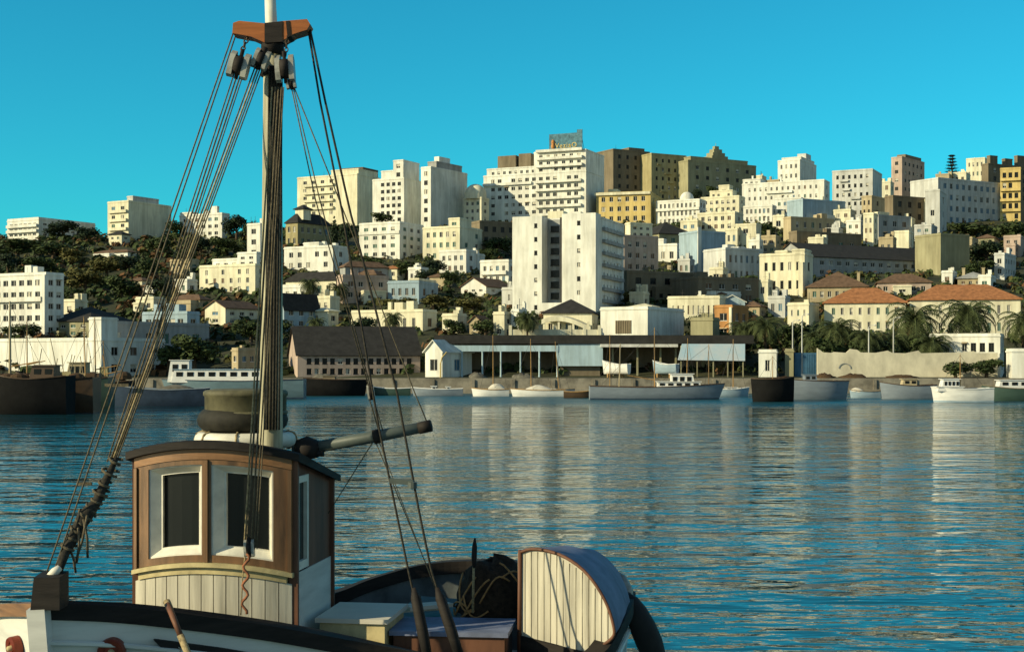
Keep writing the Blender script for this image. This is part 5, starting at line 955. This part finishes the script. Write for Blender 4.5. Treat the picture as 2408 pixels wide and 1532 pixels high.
m = MB(); panel(m, 0, wins[0][0], zT, zF, 0, .05); panel(m, wins[0][1], wins[1][0], zT, zF, 0, .05); panel(m, wins[1][1], 1, zT, zF, 0, .05)
for w in wins: panel(m, w[0], w[1], zW1 + .02, zF, 0, .05); panel(m, w[0], w[1], zT, zW0 - .02, 0, .05)
wh = hp(m, 'wheelhouse', W_VARN)
def wpart(mb, nm, mt, smooth=False): return mb.build(nm, mt, wh, smooth, HB)
m = MB(); panel(m, 0, 1, zF + .003, zR, 0, .06); wpart(m, 'fascia', W_VARNH)
for s0, s1 in ((0, .022), (.485, .51), (.978, 1)): m = MB(); panel(m, s0, s1, zT, zF - .003, .053, .075, 2); wpart(m, 'moulding', W_VARN)
m = MB(); panel(m, -.01, 1.01, zT - .045, zT - .003, 0, .10); panel(m, .03, .97, zL - .02, zT - .05, 0, .055); wpart(m, 'sill_rail', W_CREAM)
m = MB()
for i in range(13): panel(m, i / 13 + .003, (i + 1) / 13 - .003, zB, zL - .025, 0, .035, 2)
panel(m, 0, 1, zB, zL - .03, -.03, .015); wpart(m, 'planking', W_PLANK)
for k_, w in enumerate(wins):
    zt = zW1 + .02; zb_ = zW0 - .02; s0, s1 = w; i0, i1, it, ib = s0 + .075, s1 - .042, zt - .085, zb_ + .085
    def ring(a0, a1, z0, z1, d):
        return [wp(a0 + (a1 - a0) * i / 8, z1, d) for i in range(9)] + [wp(a1 + (a0 - a1) * i / 8, z0, d) for i in range(9)]
    m = MB(); rr = [ring(s0, s1, zb_, zt, .0), ring(s0, s1, zb_, zt, .03), ring(s0 + .012, s1 - .012, zb_ + .015, zt - .015, .03), ring(i0 - .012, i1 + .006, ib - .012, it + .012, -.055), ring(i0, i1, ib, it, -.055), ring(i0, i1, ib, it, -.10)]
    m.loft(rr, 0, True); wo_ = wpart(m, 'window', W_LIGHT)
    m = MB(); panel(m, i0 - .01, i1 + .01, ib - .01, it + .01, -.115, -.098); m.build('pane', M_GLASS, wo_, False, HB)
# the torn curtain edge behind the second pane is left to the dark interior; sides and back
m = MB(); zs_ = wz(1350)
m.add([ws(LW, 0, zs_), ws(LW, WW * .06, zs_), ws(LW, WW * .06, zR), ws(LW, 0, zR)], [(0, 1, 2, 3)])
m.add([ws(LW, WW * .34, zs_), ws(LW, WW, zs_), ws(LW, WW, zR - .31), ws(LW, WW * .34, zR - .10)], [(0, 1, 2, 3)]); m.add([ws(LW, WW * .06, wz(1122)), ws(LW, WW * .34, wz(1122)), ws(LW, WW * .34, zR - .10), ws(LW, WW * .06, zR)], [(0, 1, 2, 3)])
m.add([ws(LW, WW, zB), ws(0, WW, zB), ws(0, WW, zR - .31), ws(LW, WW, zR - .31)], [(0, 1, 2, 3)]); m.add([ws(0, WW, zB), ws(0, 0, zB), ws(0, 0, zR), ws(0, WW, zR - .31)], [(0, 1, 2, 3)])
wpart(m, 'upper_side', W_BRN)
m = MB(); m.add([ws(LW + .012, .06, zB), ws(LW + .012, WW, zB), ws(LW + .012, WW, zs_), ws(LW + .012, .06, zs_)], [(0, 1, 2, 3)]); m.add([ws(LW, .06, zs_), ws(LW + .012, .06, zs_), ws(LW + .012, WW, zs_), ws(LW, WW, zs_)], [(0, 1, 2, 3)]); wpart(m, 'lower_side', W_HULL)
m = MB()
for y0, y1, za, zc in ((.06, .10, wz(1345), wz(1122)), (.30, .34, wz(1345), wz(1122)), (.10, .30, wz(1138), wz(1122)), (.10, .30, wz(1345), wz(1325))):
    a_, b2_ = ws(LW - .03, WW * y0, za), ws(LW + .02, WW * y1, zc); c8 = [ws(x, WW * y, z) for z in (za, zc) for x, y in ((LW - .03, y0), (LW + .02, y0), (LW + .02, y1), (LW - .03, y1))]
    m.add(c8, [(0, 3, 2, 1), (4, 5, 6, 7), (0, 1, 5, 4), (1, 2, 6, 5), (2, 3, 7, 6), (3, 0, 4, 7)])
sw = wpart(m, 'side_window', W_LIGHT); m = MB(); m.add([ws(LW - .02, WW * .09, wz(1330)), ws(LW - .02, WW * .31, wz(1330)), ws(LW - .02, WW * .31, wz(1134)), ws(LW - .02, WW * .09, wz(1134))], [(0, 1, 2, 3)]); m.build('pane', M_GLASS, sw, False, HB)
for x_, y_, zt_, w_ in ((LW, .02, zR, .09), (0, .02, zR, .08), (LW, WW, zR - .31, .08)): m = MB(); m.bar(ws(x_, y_, zB), ws(x_, y_, zt_), w_, w_); wpart(m, 'corner_post', W_BRN)
# roof: cambered slab with dark edge
m = MB(); rows_t = []; rows_b = []
for i in range(17):
    s_ = -.05 + 1.10 * i / 16; k = 4 * s_ * (1 - s_); z = zR + CAM * k; f = C0 - ux * LW * (1 - s_) - vy * (BUL * k + .12); bk = C0 - ux * LW * (1 - s_) + vy * (WW + .12)
    rows_t.append([f + Vector((0, 0, z + .075 - EYE)), f + vy * .05 + Vector((0, 0, z + .085 - EYE)), bk + Vector((0, 0, z - .26 - EYE))]); rows_b.append([f + Vector((0, 0, z + .003 - EYE)), bk + Vector((0, 0, z - .33 - EYE))])
m.loft(rows_t); m.loft([list(reversed(r_)) for r_ in rows_b]); m.loft([[b0[0], t0[0]] for b0, t0 in zip(rows_b, rows_t)]); m.loft([[t0[2], b0[1]] for b0, t0 in zip(rows_b, rows_t)])
for e in (0, -1): m.add([rows_b[e][0], rows_t[e][0], rows_t[e][1], rows_t[e][2], rows_b[e][1]], [(0, 1, 2, 3, 4)])
wpart(m, 'roof', W_DARK)
roof_z = zR + CAM - .035
# ---- things on the wheelhouse roof
rc = P(578, 1028, 15.0); rz_ = roof_z
def torus(mb, c, R_, r_, n1=36, n2=12, sx=1, tilt=None):
    rows = []
    for i in range(n1 + 1):
        a = 2 * math.pi * i / n1; rows.append([c + Vector(((R_ + r_ * math.cos(b)) * math.cos(a) * sx, (R_ + r_ * math.cos(b)) * math.sin(a), r_ * math.sin(b))) for b in [2 * math.pi * j / n2 for j in range(n2)]])
    mb.loft(rows, 0, True); return mb
m = MB(); torus(m, Vector((0, 0, 0)), .455, .085); o = m.build('life_float', W_LIGHT, None, True); o.location = (rc.x, 15.0, rz_ + .07); tag(o, 'white painted oval life float lying on the wheelhouse roof', 'life float')
m = MB()
for i in range(8):
    a = 2 * math.pi * i / 8; q2 = []
    for b in range(9): bb = 2 * math.pi * b / 8; q2.append(Vector(((.455 + .092 * math.cos(bb)) * math.cos(a), (.455 + .092 * math.cos(bb)) * math.sin(a), .092 * math.sin(bb))))
    m = MB(); m.tube(q2, .012, 5); m.build('float_lashing', W_ROPEL, o)
cx_ = P(571, 985, 15.0).x
m = MB(); torus(m, Vector((0, 0, 0)), .355, .125, 36, 12); o = m.build('tyre_fender', mat('worn_olive_rubber', (.030, .028, .020), .75, .3, 5, bump=.3), None, True); o.location = (cx_, 15.0, rz_ + .155 + .125); tag(o, 'thick dark rubber ring resting on the white life float', 'tyre')
o = thing('steel_drum', 'olive khaki drum standing in the dark rubber ring on the wheelhouse roof', 'drum', (P(578, 935, 15.0).x, 15.0, rz_ + .30))
m = MB(); m.lathe([(0, -.02), (.42, -.02), (.43, .0), (.43, .23), (.445, .24), (.445, .275), (.42, .295), (.32, .31), (0, .315)], (0, 0, 0), 32); m.build('drum_body', W_KHA, o, True)
m = MB(); m.lathe([(.434, .04), (.444, .05), (.444, .065), (.434, .075)], (0, 0, 0), 32); m.build('drum_hoop', W_KHA, o, True)
# ---- mast, crosstree, boom
YM = 14.42
m = MB(); m.tube([P(637, 1600, YM), P(637, 1040, YM), P(640, 600, YM), P(641, 200, YM), P(641, 96, YM)], [.125, .122, .108, .096, .09], 20); hp(m, 'mast', W_MAST, None, True)
m = MB(); m.tube([P(639, 110, YM), P(638, 60, YM), P(634, -40, YM)], [.068, .062, .055], 16); hp(m, 'topmast', W_MASTW, None, True)
m = MB(); m.tube([P(641, 130, YM), P(641, 90, YM)], .118, 18); hp(m, 'mast_band', W_DARK, None, True); m = MB(); m.tube([P(641, 180, YM), P(641, 160, YM)], .122, 18); hp(m, 'mast_band', W_DARK, None, True)
m = MB(); ct_ = [(546, 78), (548, 54), (562, 49), (622, 55), (660, 50), (722, 45), (729, 56), (722, 70), (690, 80), (660, 98), (622, 100), (590, 86)]
m.prism([P(x, y, YM - .12) for x, y in ct_], (0, .24, 0)); ctr = hp(m, 'crosstree', W_ORG)
m = MB(); m.prism([P(x, y, YM - .128) for x, y in ((672, 50), (680, 49), (684, 84), (676, 88))], (0, .25, 0)); m.prism([P(x, y, YM - .128) for x, y in ((622, 54), (664, 50), (664, 98), (622, 101))], (0, .25, 0)); m.build('iron_strap', W_DARK, ctr, False, HB)
m = MB(); m.tube([P(690, 1060, 14.6), P(880, 1026, 14.5), P(1008, 1001, 14.4)], [.062, .062, .055], 14); bm = hp(m, 'boom', W_BLU, None, True)
m = MB(); m.tube([P(985, 1006, 14.42), P(1014, 1000, 14.4)], .062, 14); m.build('boom_band', W_DARK, bm, True, HB); m = MB(); m.tube([P(878, 1027, 14.5), P(896, 1023, 14.5)], .075, 14); m.build('boom_band', W_DARK, bm, True, HB)
m = MB(); m.lathe([(0, -.12), (.12, -.1), (.14, .0), (.11, .08), (0, .12)], P(722, 1052, 14.55), 16); m.bar(P(690, 1062, 14.6), P(760, 1066, 14.5), .06); hp(m, 'gooseneck', W_DARK, None, True)
# ---- blocks and chains
def block(px, py, Y, w, h, tilt, nm='pulley_block'):
    c = P(px, py, Y); rot = Matrix.Rotation(R(tilt), 3, 'Y'); k = MB()
    for dx in (-w * .36, w * .36):
        pr = [(-.5, -.15), (-.42, -.42), (0, -.5), (.42, -.42), (.5, -.1), (.4, .34), (0, .5), (-.4, .34)]
        k.prism([c + rot @ Vector((dx - w * .13, a_ * w * .75, b * h)) for a_, b in pr], rot @ Vector((w * .27, 0, 0)))
    o = hp(k, nm, W_GAL); k = MB()
    k.tube([c + rot @ Vector((-w * .22, 0, 0)), c + rot @ Vector((w * .22, 0, 0))], h * .36, 14); k.bar(c + rot @ Vector((0, 0, -h * .52)), c + rot @ Vector((0, 0, h * .62)), .03, .05); k.build('sheave', W_DARK, o, True, HB)
    return c, rot
def chain(a, b, n_, nm='chain'):
    k = MB(); a = Vector(a); b = Vector(b); ln = (b - a).length / n_
    for i in range(n_):
        c = a.lerp(b, (i + .5) / n_); d = (b - a).normalized(); sd = Vector((1, 0, 0)) if i % 2 else Vector((0, 1, 0)); sd = (sd - d * sd.dot(d)).normalized()
        k.tube([c + d * (ln * .62 * math.cos(t)) + sd * (ln * .34 * math.sin(t)) for t in [2 * math.pi * j / 10 for j in range(11)]], ln * .12, 5)
    hp(k, nm, W_IRONC)
W_IRONC = mat('rusty_chain', (.12, .08, .05), .7, .3, 10, metal=.3)
chain(P(584, 84, YM - .05), P(566, 128, YM - .25), 5); block(562, 154, YM - .28, .20, .27, 14)
block(614, 140, YM - .24, .15, .21, 20); chain(P(676, 84, YM - .1), P(672, 132, YM - .2), 5); block(670, 162, YM - .22, .19, .28, -4); block(684, 196, YM - .2, .10, .12, -10)
# ---- ropes
W_ROPED = mat('black_tarred_rope', (.045, .04, .03), .9, .3, 30, bump=.6)
def rope(nm, pts, rpx=2.2, mt=None, sag=0.0):
    ps = [P(*q) for q in pts]
    if len(ps) == 2: ps = [ps[0].lerp(ps[1], t / 8) + Vector((0, 0, -sag * 4 * (t / 8) * (1 - t / 8))) for t in range(9)]
    k = MB(); k.tube(ps, rpx * .82 * 14 / FPX, 7); return hp(k, nm, mt or W_ROPE, None, True)
YS = 12.6
for q in (((549, 76, YM), (106, 1356, YS)), ((556, 78, YM), (124, 1352, YS))): rope('shroud', q, 2.2)
m = MB(); m.bar(P(181, 1137, 13.0), P(216, 1137, 13.0), .03); m.bar(P(247, 905, 13.3), P(303, 905, 13.3), .03); hp(m, 'ratline', W_ROPE)
for x, w in ((550, 2.0), (558, 2.4), (566, 2.4), (572, 1.8)): rope('tackle_fall', ((x, 175, YM - .28), (252 + (x - 550) * 1.0, 1085, 13.2)), w)
for x, w in ((599, 2.2), (606, 2.8), (612, 2.0), (618, 2.0)): rope('halyard', ((x, 160, YM - .24), (262 + (x - 599) * .8, 1075, 13.2)), w, W_ROPE if x != 606 else W_ROPEL)
# the served, knotted lower end of the fore tackle
lp = [P(274, 1076, 13.2), P(246, 1135, 13.1), P(228, 1178, 13.0), P(200, 1212, 12.9), P(178, 1252, 12.85), P(152, 1300, 12.7), P(138, 1345, 12.55)]
m = MB(); m.tube(lp, [.022, .042, .046, .07, .055, .045, .03], 10); svd = hp(m, 'tackle_bundle', W_ROPED, None, True)
rgb_ = random.Random(8); m = MB()
for i in range(11):
    t = i / 11 * 5; j = int(t); c = lp[j].lerp(lp[j + 1], t - j); d = (lp[j + 1] - lp[j]).normalized(); sd = d.cross(Vector((0, 1, 0))).normalized(); r_ = .05 + .025 * rgb_.random()
    m.tube([c + sd * r_ * math.cos(a) + Vector((0, 1, 0)) * r_ * math.sin(a) + d * .05 * a / 6.28 for a in [6.28 * k / 10 for k in range(11)]], .014, 5)
for x0, y0, x1, y1 in ((196, 1220, 206, 1310), (184, 1240, 180, 1322), (205, 1210, 174, 1330), (160, 1280, 178, 1345)):
    m.tube([P(x0, y0, 12.8), P((x0 + x1) / 2 + 4, (y0 + y1) / 2, 12.75), P(x1, y1, 12.8)], .012, 5)
m.build('rope_lashing', W_ROPE, svd, True, HB)
# starboard shrouds, topping lift and falls (right of the mast)
rope('shroud', ((724, 64, YM), (753, 240, 14.35), (805, 500, 14.25), (890, 1000, 13.95), (958, 1330, 13.75), (1006, 1545, 13.6)), 3.2, W_ROPED)
rope('shroud', ((728, 64, YM), (765, 240, 14.35), (824, 500, 14.25), (934, 925, 14.0), (985, 1200, 13.8), (1014, 1340, 13.75), (1080, 1545, 13.6)), 3.4, W_ROPED)
rope('tackle_fall', ((684, 200, YM - .2), (742, 470, 14.3), (868, 912, 14.3)), 1.8); rope('tackle_fall', ((688, 200, YM - .2), (752, 470, 14.3), (872, 912, 14.3)), 1.8)
rope('topping_lift', ((690, 202, YM - .2), (778, 420, 14.35), (978, 930, 14.4), (1006, 996, 14.4)), 1.9)
block(872, 922, 14.3, .07, .15, -8); rope('tackle_fall', ((868, 936, 14.3), (892, 1016, 14.45)), 1.8); rope('tackle_fall', ((878, 936, 14.3), (900, 1012, 14.45)), 1.8)
rope('guy', ((876, 1040, 14.5), (772, 1206, 15.2)), 1.5); rope('guy', ((884, 1040, 14.5), (1010, 1345, 15.0)), 1.6); rope('guy', ((892, 1040, 14.5), (1030, 1400, 14.6)), 1.4)
m = MB(); m.bar(P(917, 1129, 13.85), P(972, 1134, 13.82), .055, .05); m.lathe([(.0, -.04), (.045, -.03), (.045, .03), (0, .04)], P(970, 1140, 13.8), 10); hp(m, 'ratline', W_BLU)
for a, b in (((966, 1345, 13.74), (1006, 1545, 13.6)), ((1016, 1345, 13.74), (1082, 1545, 13.6))):
    m = MB(); a2 = P(*a); b2 = P(*b); m.tube([a2.lerp(b2, .18), a2.lerp(b2, .3), a2.lerp(b2, .7), b2], [.02, .05, .055, .045], 8); hp(m, 'shroud_lanyard', W_DARK, None, True)
# halyards running down in front of the mast and wheelhouse
for i, (x0, x1, w, mt) in enumerate(((640, 574, 2.6, W_ROPEL), (648, 580, 3.0, W_ROPE), (655, 590, 2.6, W_ROPE), (662, 598, 2.2, W_ROPE), (667, 604, 1.8, W_ROPE))):
    rope('halyard', ((x0, 205, YM - .2), (x1, 1290, 13.72)), w, mt)
for x0, x1, w_ in ((637, 626, 3.4), (643, 632, 4.0), (649, 639, 3.6), (655, 646, 4.2), (661, 653, 3.6), (666, 660, 3.0)): rope('mast_line', ((x0 - 3, 168, YM - .13), (x1 - 4, 1010, YM - .15)), w_, W_ROPED)
c, rot = block(586, 1288, 13.72, .10, .17, -3)
rope('halyard', ((577, 1300, 13.7), (571, 1350, 13.7), (566, 1445, 13.68)), 1.8, W_ROPEL)
m = MB(); pts = [P(580 + 7 * math.sin(i * 1.1) - i * .3, 1300 + i * 7.5, 13.69) for i in range(20)]; m.tube(pts, .014, 6); hp(m, 'rope_tail', mat('reddish_rope', (.36, .14, .07), .9, .25, 20), None, True)
# ---- hatch boxes on deck
def obox(px0, px1, pyt, pyb, Y, dep, th, nm, mt, lid=None, lidm=None):
    a = P(px0, pyt, Y); b = P(px1, pyb, Y); w = b.x - a.x; c_, s_ = math.cos(R(th)), math.sin(R(th)); k = MB()
    def q(x, y, z): return Vector((a.x + x * c_ + y * s_, Y - x * s_ + y * c_, z))
    def bx(x0, x1, y0, y1, z0, z1): 
        v = [q(x0, y0, z0), q(x1, y0, z0), q(x1, y1, z0), q(x0, y1, z0), q(x0, y0, z1), q(x1, y0, z1), q(x1, y1, z1), q(x0, y1, z1)]; k.add(v, [(0, 3, 2, 1), (4, 5, 6, 7), (0, 1, 5, 4), (1, 2, 6, 5), (2, 3, 7, 6), (3, 0, 4, 7)])
    bx(0, w, 0, dep, DZ + .004, a.z); o = hp(k, nm, mt)
    if lid: k = MB(); bx(-.04, w + .04, -.04, dep + .04, a.z + .003, a.z + lid); k.build('hatch_lid', lidm, o, False, HB)
    return o
obox(752, 908, 1462, 1540, 14.45, .9, 8, 'cream_locker', W_CREAM, .05, M_CANV)
obox(925, 1188, 1492, 1580, 14.5, .75, 6, 'hatch_coaming', W_BRN, .05, W_DBLU)
m = MB()
for i, (a, b) in enumerate((((818, 1436, 15.6), (1040, 1418, 15.7)), ((836, 1442, 15.5), (1050, 1426, 15.6)), ((960, 1430, 15.3), (1060, 1420, 15.6)))): m.bar(P(*a), P(*b), .10, .04)
o = m.build('loose_planks', M_CANV, None); tag(o, 'pale loose planks lying across the deck aft of the wheelhouse', 'planks')
m = MB(); m.add([P(900, 1460, 15.5), P(1085, 1456, 15.3), P(1150, 1412, 16.3), P(985, 1400, 16.4)], [(0, 1, 2, 3)]); m.add([P(900, 1460, 15.5) - Vector((0, 0, .5)), P(1085, 1456, 15.3) - Vector((0, 0, .5)), P(1085, 1456, 15.3), P(900, 1460, 15.5)], [(0, 1, 2, 3)]); hp(m, 'side_deck', W_BLU)
# net heap with ropes, pole
m = MB(); rows = []; c = P(1160, 1455, 15.75)
for a in range(9):
    rr = math.cos(a / 8 * math.pi / 2) ** .6; rows.append([c + Vector((.40 * rr * math.cos(t) * (1 + .25 * noise.noise(Vector((math.cos(t) * 2, math.sin(t) * 2, a * .5)))), .4 * rr * math.sin(t), .66 * math.sin(a / 8 * math.pi / 2) * (1 + .2 * noise.noise(Vector((math.cos(t), a * .4, math.sin(t))))))) for t in [2 * math.pi * k / 28 for k in range(28)]])
m.loft(rows, 0, True); nb = thing('net_heap', 'dark brown fishing net heap with tan ropes beside the planked bulkhead', 'fishing net', c); m.build('net', mat('wet_brown_net', (.045, .028, .016), .95, .35, 18, bump=1.0), nb, True, c)
m = MB(); rg = random.Random(6)
for i in range(17):
    t0 = rg.uniform(0, 6.28); sp = rg.uniform(.7, 1.5) * rg.choice((-1, 1)); z0 = rg.uniform(.25, .6); pts = []
    for j in range(9):
        t = t0 + sp * j / 8; zz = min(.66, max(.05, z0 + .16 * math.sin(j * .38 + i * .7) - .03 * j)); rr = .43 * math.cos(math.asin(min(.97, zz / .69))) ** .6 + .02; pts.append(c + Vector((rr * math.cos(t), rr * math.sin(t), zz)))
    m.tube(pts, .011, 5)
m.build('net_rope', mat('tan_net_rope', (.45, .24, .09), .9, .25, 20), nb, True, c)
o = thing('boat_hook', 'thin pole with dark paddle tip standing against the net heap', 'pole', P(1112, 1440, 15.25)); b0 = P(1112, 1440, 15.25)
m = MB(); m.tube([P(1112, 1440, 15.25), P(1114, 1330, 15.2)], .014, 8); m.build('shaft', W_ROPEL, o, True, b0)
m = MB(); m.tube([P(1114, 1335, 15.2), P(1115, 1310, 15.2), P(1116, 1285, 15.2), P(1117, 1264, 15.2)], [.012, .03, .028, .010], 8); m.build('tip', W_DARK, o, True, b0)
o = thing('mooring_pole', 'tan rope bound pole leaning over the dark rail of the foreground boat', 'pole', P(396, 1424, 12.85)); b0 = P(396, 1424, 12.85)
m = MB(); m.tube([P(394, 1418, 12.95), P(408, 1452, 12.72), P(424, 1492, 12.62)], [.028, .028, .026], 10); m.build('shaft', W_BRN, o, True, b0)
m = MB(); m.tube([P(424, 1492, 12.62), P(446, 1545, 12.56), P(470, 1600, 12.5)], .032, 10); m.build('rope_binding', W_ROPEL, o, True, b0); m = MB(); m.tube([P(392, 1413, 12.97), P(400, 1432, 12.9)], .034, 10); m.build('rope_binding', W_ROPEL, o, True, b0)
# ---- whaleback at the stern: planked bulkhead and blue rounded roof
YB = 14.75
edge = [(1222, 1300), (1250, 1292), (1290, 1297), (1330, 1312), (1370, 1340), (1402, 1378), (1428, 1425), (1443, 1475), (1440, 1500), (1410, 1522), (1380, 1535)]
ep = curve([P(x, y, YB + (x - 1222) * -.0028) for x, y in edge], 3)
bl_ = [P(1222, 1490, YB), P(1300, 1512, YB - .2)]
m = MB(); fr = [P(1222, 1492, YB)] + ep + [P(1310, 1514, YB - .25)]; m.prism(fr, (-.02, .05, 0)); bk = hp(m, 'stern_bulkhead', W_PLANK)
m = MB()
for x in range(1234, 1440, 15):
    ytop = min((abs(q.x / q.y * FPX + CX - x), HY - (q.z - EYE) / q.y * FPX) for q in ep[:22])[1]; yy = YB + (x - 1222) * -.0028
    m.bar(P(x, ytop + 4, yy - .004), P(x, min(1492 + (x - 1222) * .25, 1530), yy - .004), .006, .010)
m.build('plank_seam', mat('stained_seam', (.38, .33, .22), .8, .3, 6), bk, False, HB)
m = MB(); m.tube([P(1223, 1292, YB - .02), P(1221, 1540, YB - .02)], .022, 8); m.tube([q + Vector((0, -.02, .012)) for q in ep], .018, 6); m.build('bulkhead_edge', W_BRN, bk, True, HB)
m = MB(); offs = [(0, 0, 0), (.10, .25, .03), (.2, .6, .035), (.27, 1.0, -.01), (.30, 1.35, -.10)]
sp_ = Vector((P(1478, 1420, 16.2)))
rows = []
for i, q in enumerate(ep):
    end = Vector((P(1452 + 12 * i / len(ep), 1352 + 100 * i / len(ep), 16.3)))
    rows.append([q + Vector((.01, .02, .014)), q.lerp(end, .3) + Vector((.10, 0, .16 * (1 - .7 * i / len(ep)))), q.lerp(end, .62) + Vector((.13, 0, .20 * (1 - .7 * i / len(ep)))), q.lerp(end, .88) + Vector((.06, 0, .10)), end])
m.loft(rows); hp(m, 'whaleback_deck', W_DBLU, None, True)
m = MB(); m.tube([P(1448, 1350, 16.25), P(1462, 1362, 16.2), P(1474, 1388, 16.1), P(1476, 1420, 16.1)], [.05, .07, .075, .06], 10); hp(m, 'stern_post', W_GAL, None, True)
m = MB(); m.add([P(1222, 1492, YB - .03), P(1310, 1516, YB - .28), P(1420, 1540, YB - .58), P(1420, 1640, YB - .58), P(1222, 1640, YB - .03)], [(0, 1, 2, 3, 4)]); hp(m, 'stern_shade_sheet', W_DARK)  # dark sheet standing in for the shade below the bulkhead
m = MB(); m.tube([P(1476, 1400, 15.9), P(1462, 1446, 15.6), P(1430, 1500, 15.3), P(1395, 1540, 15.1)], [.06, .075, .08, .08], 10); hp(m, 'quarter_rail', W_DARK, None, True)
rope('stern_line', ((1470, 1420, 15.9), (1452, 1480, 15.8), (1440, 1545, 15.8)), 1.2)
# fender hung from the stern
fc = P(1478, 1400, 15.8); o = thing('fender', 'long black fender hanging off the stern at the bottom right', 'fender', fc); m = MB()
pts = [P(1474, 1396, 15.8), P(1484, 1412, 15.8), P(1496, 1438, 15.8), P(1512, 1474, 15.8), P(1528, 1512, 15.8), P(1540, 1545, 15.8), P(1548, 1575, 15.8), P(1552, 1592, 15.8)]
m.tube(pts, [.03, .085, .125, .148, .150, .130, .08, .02], 16); m.build('fender_body', M_RUB, o, True, fc)
m = MB(); m.tube([P(1466, 1384, 15.85), P(1478, 1402, 15.8)], .016, 6); m.build('fender_rope', W_ROPE, o, True, fc)
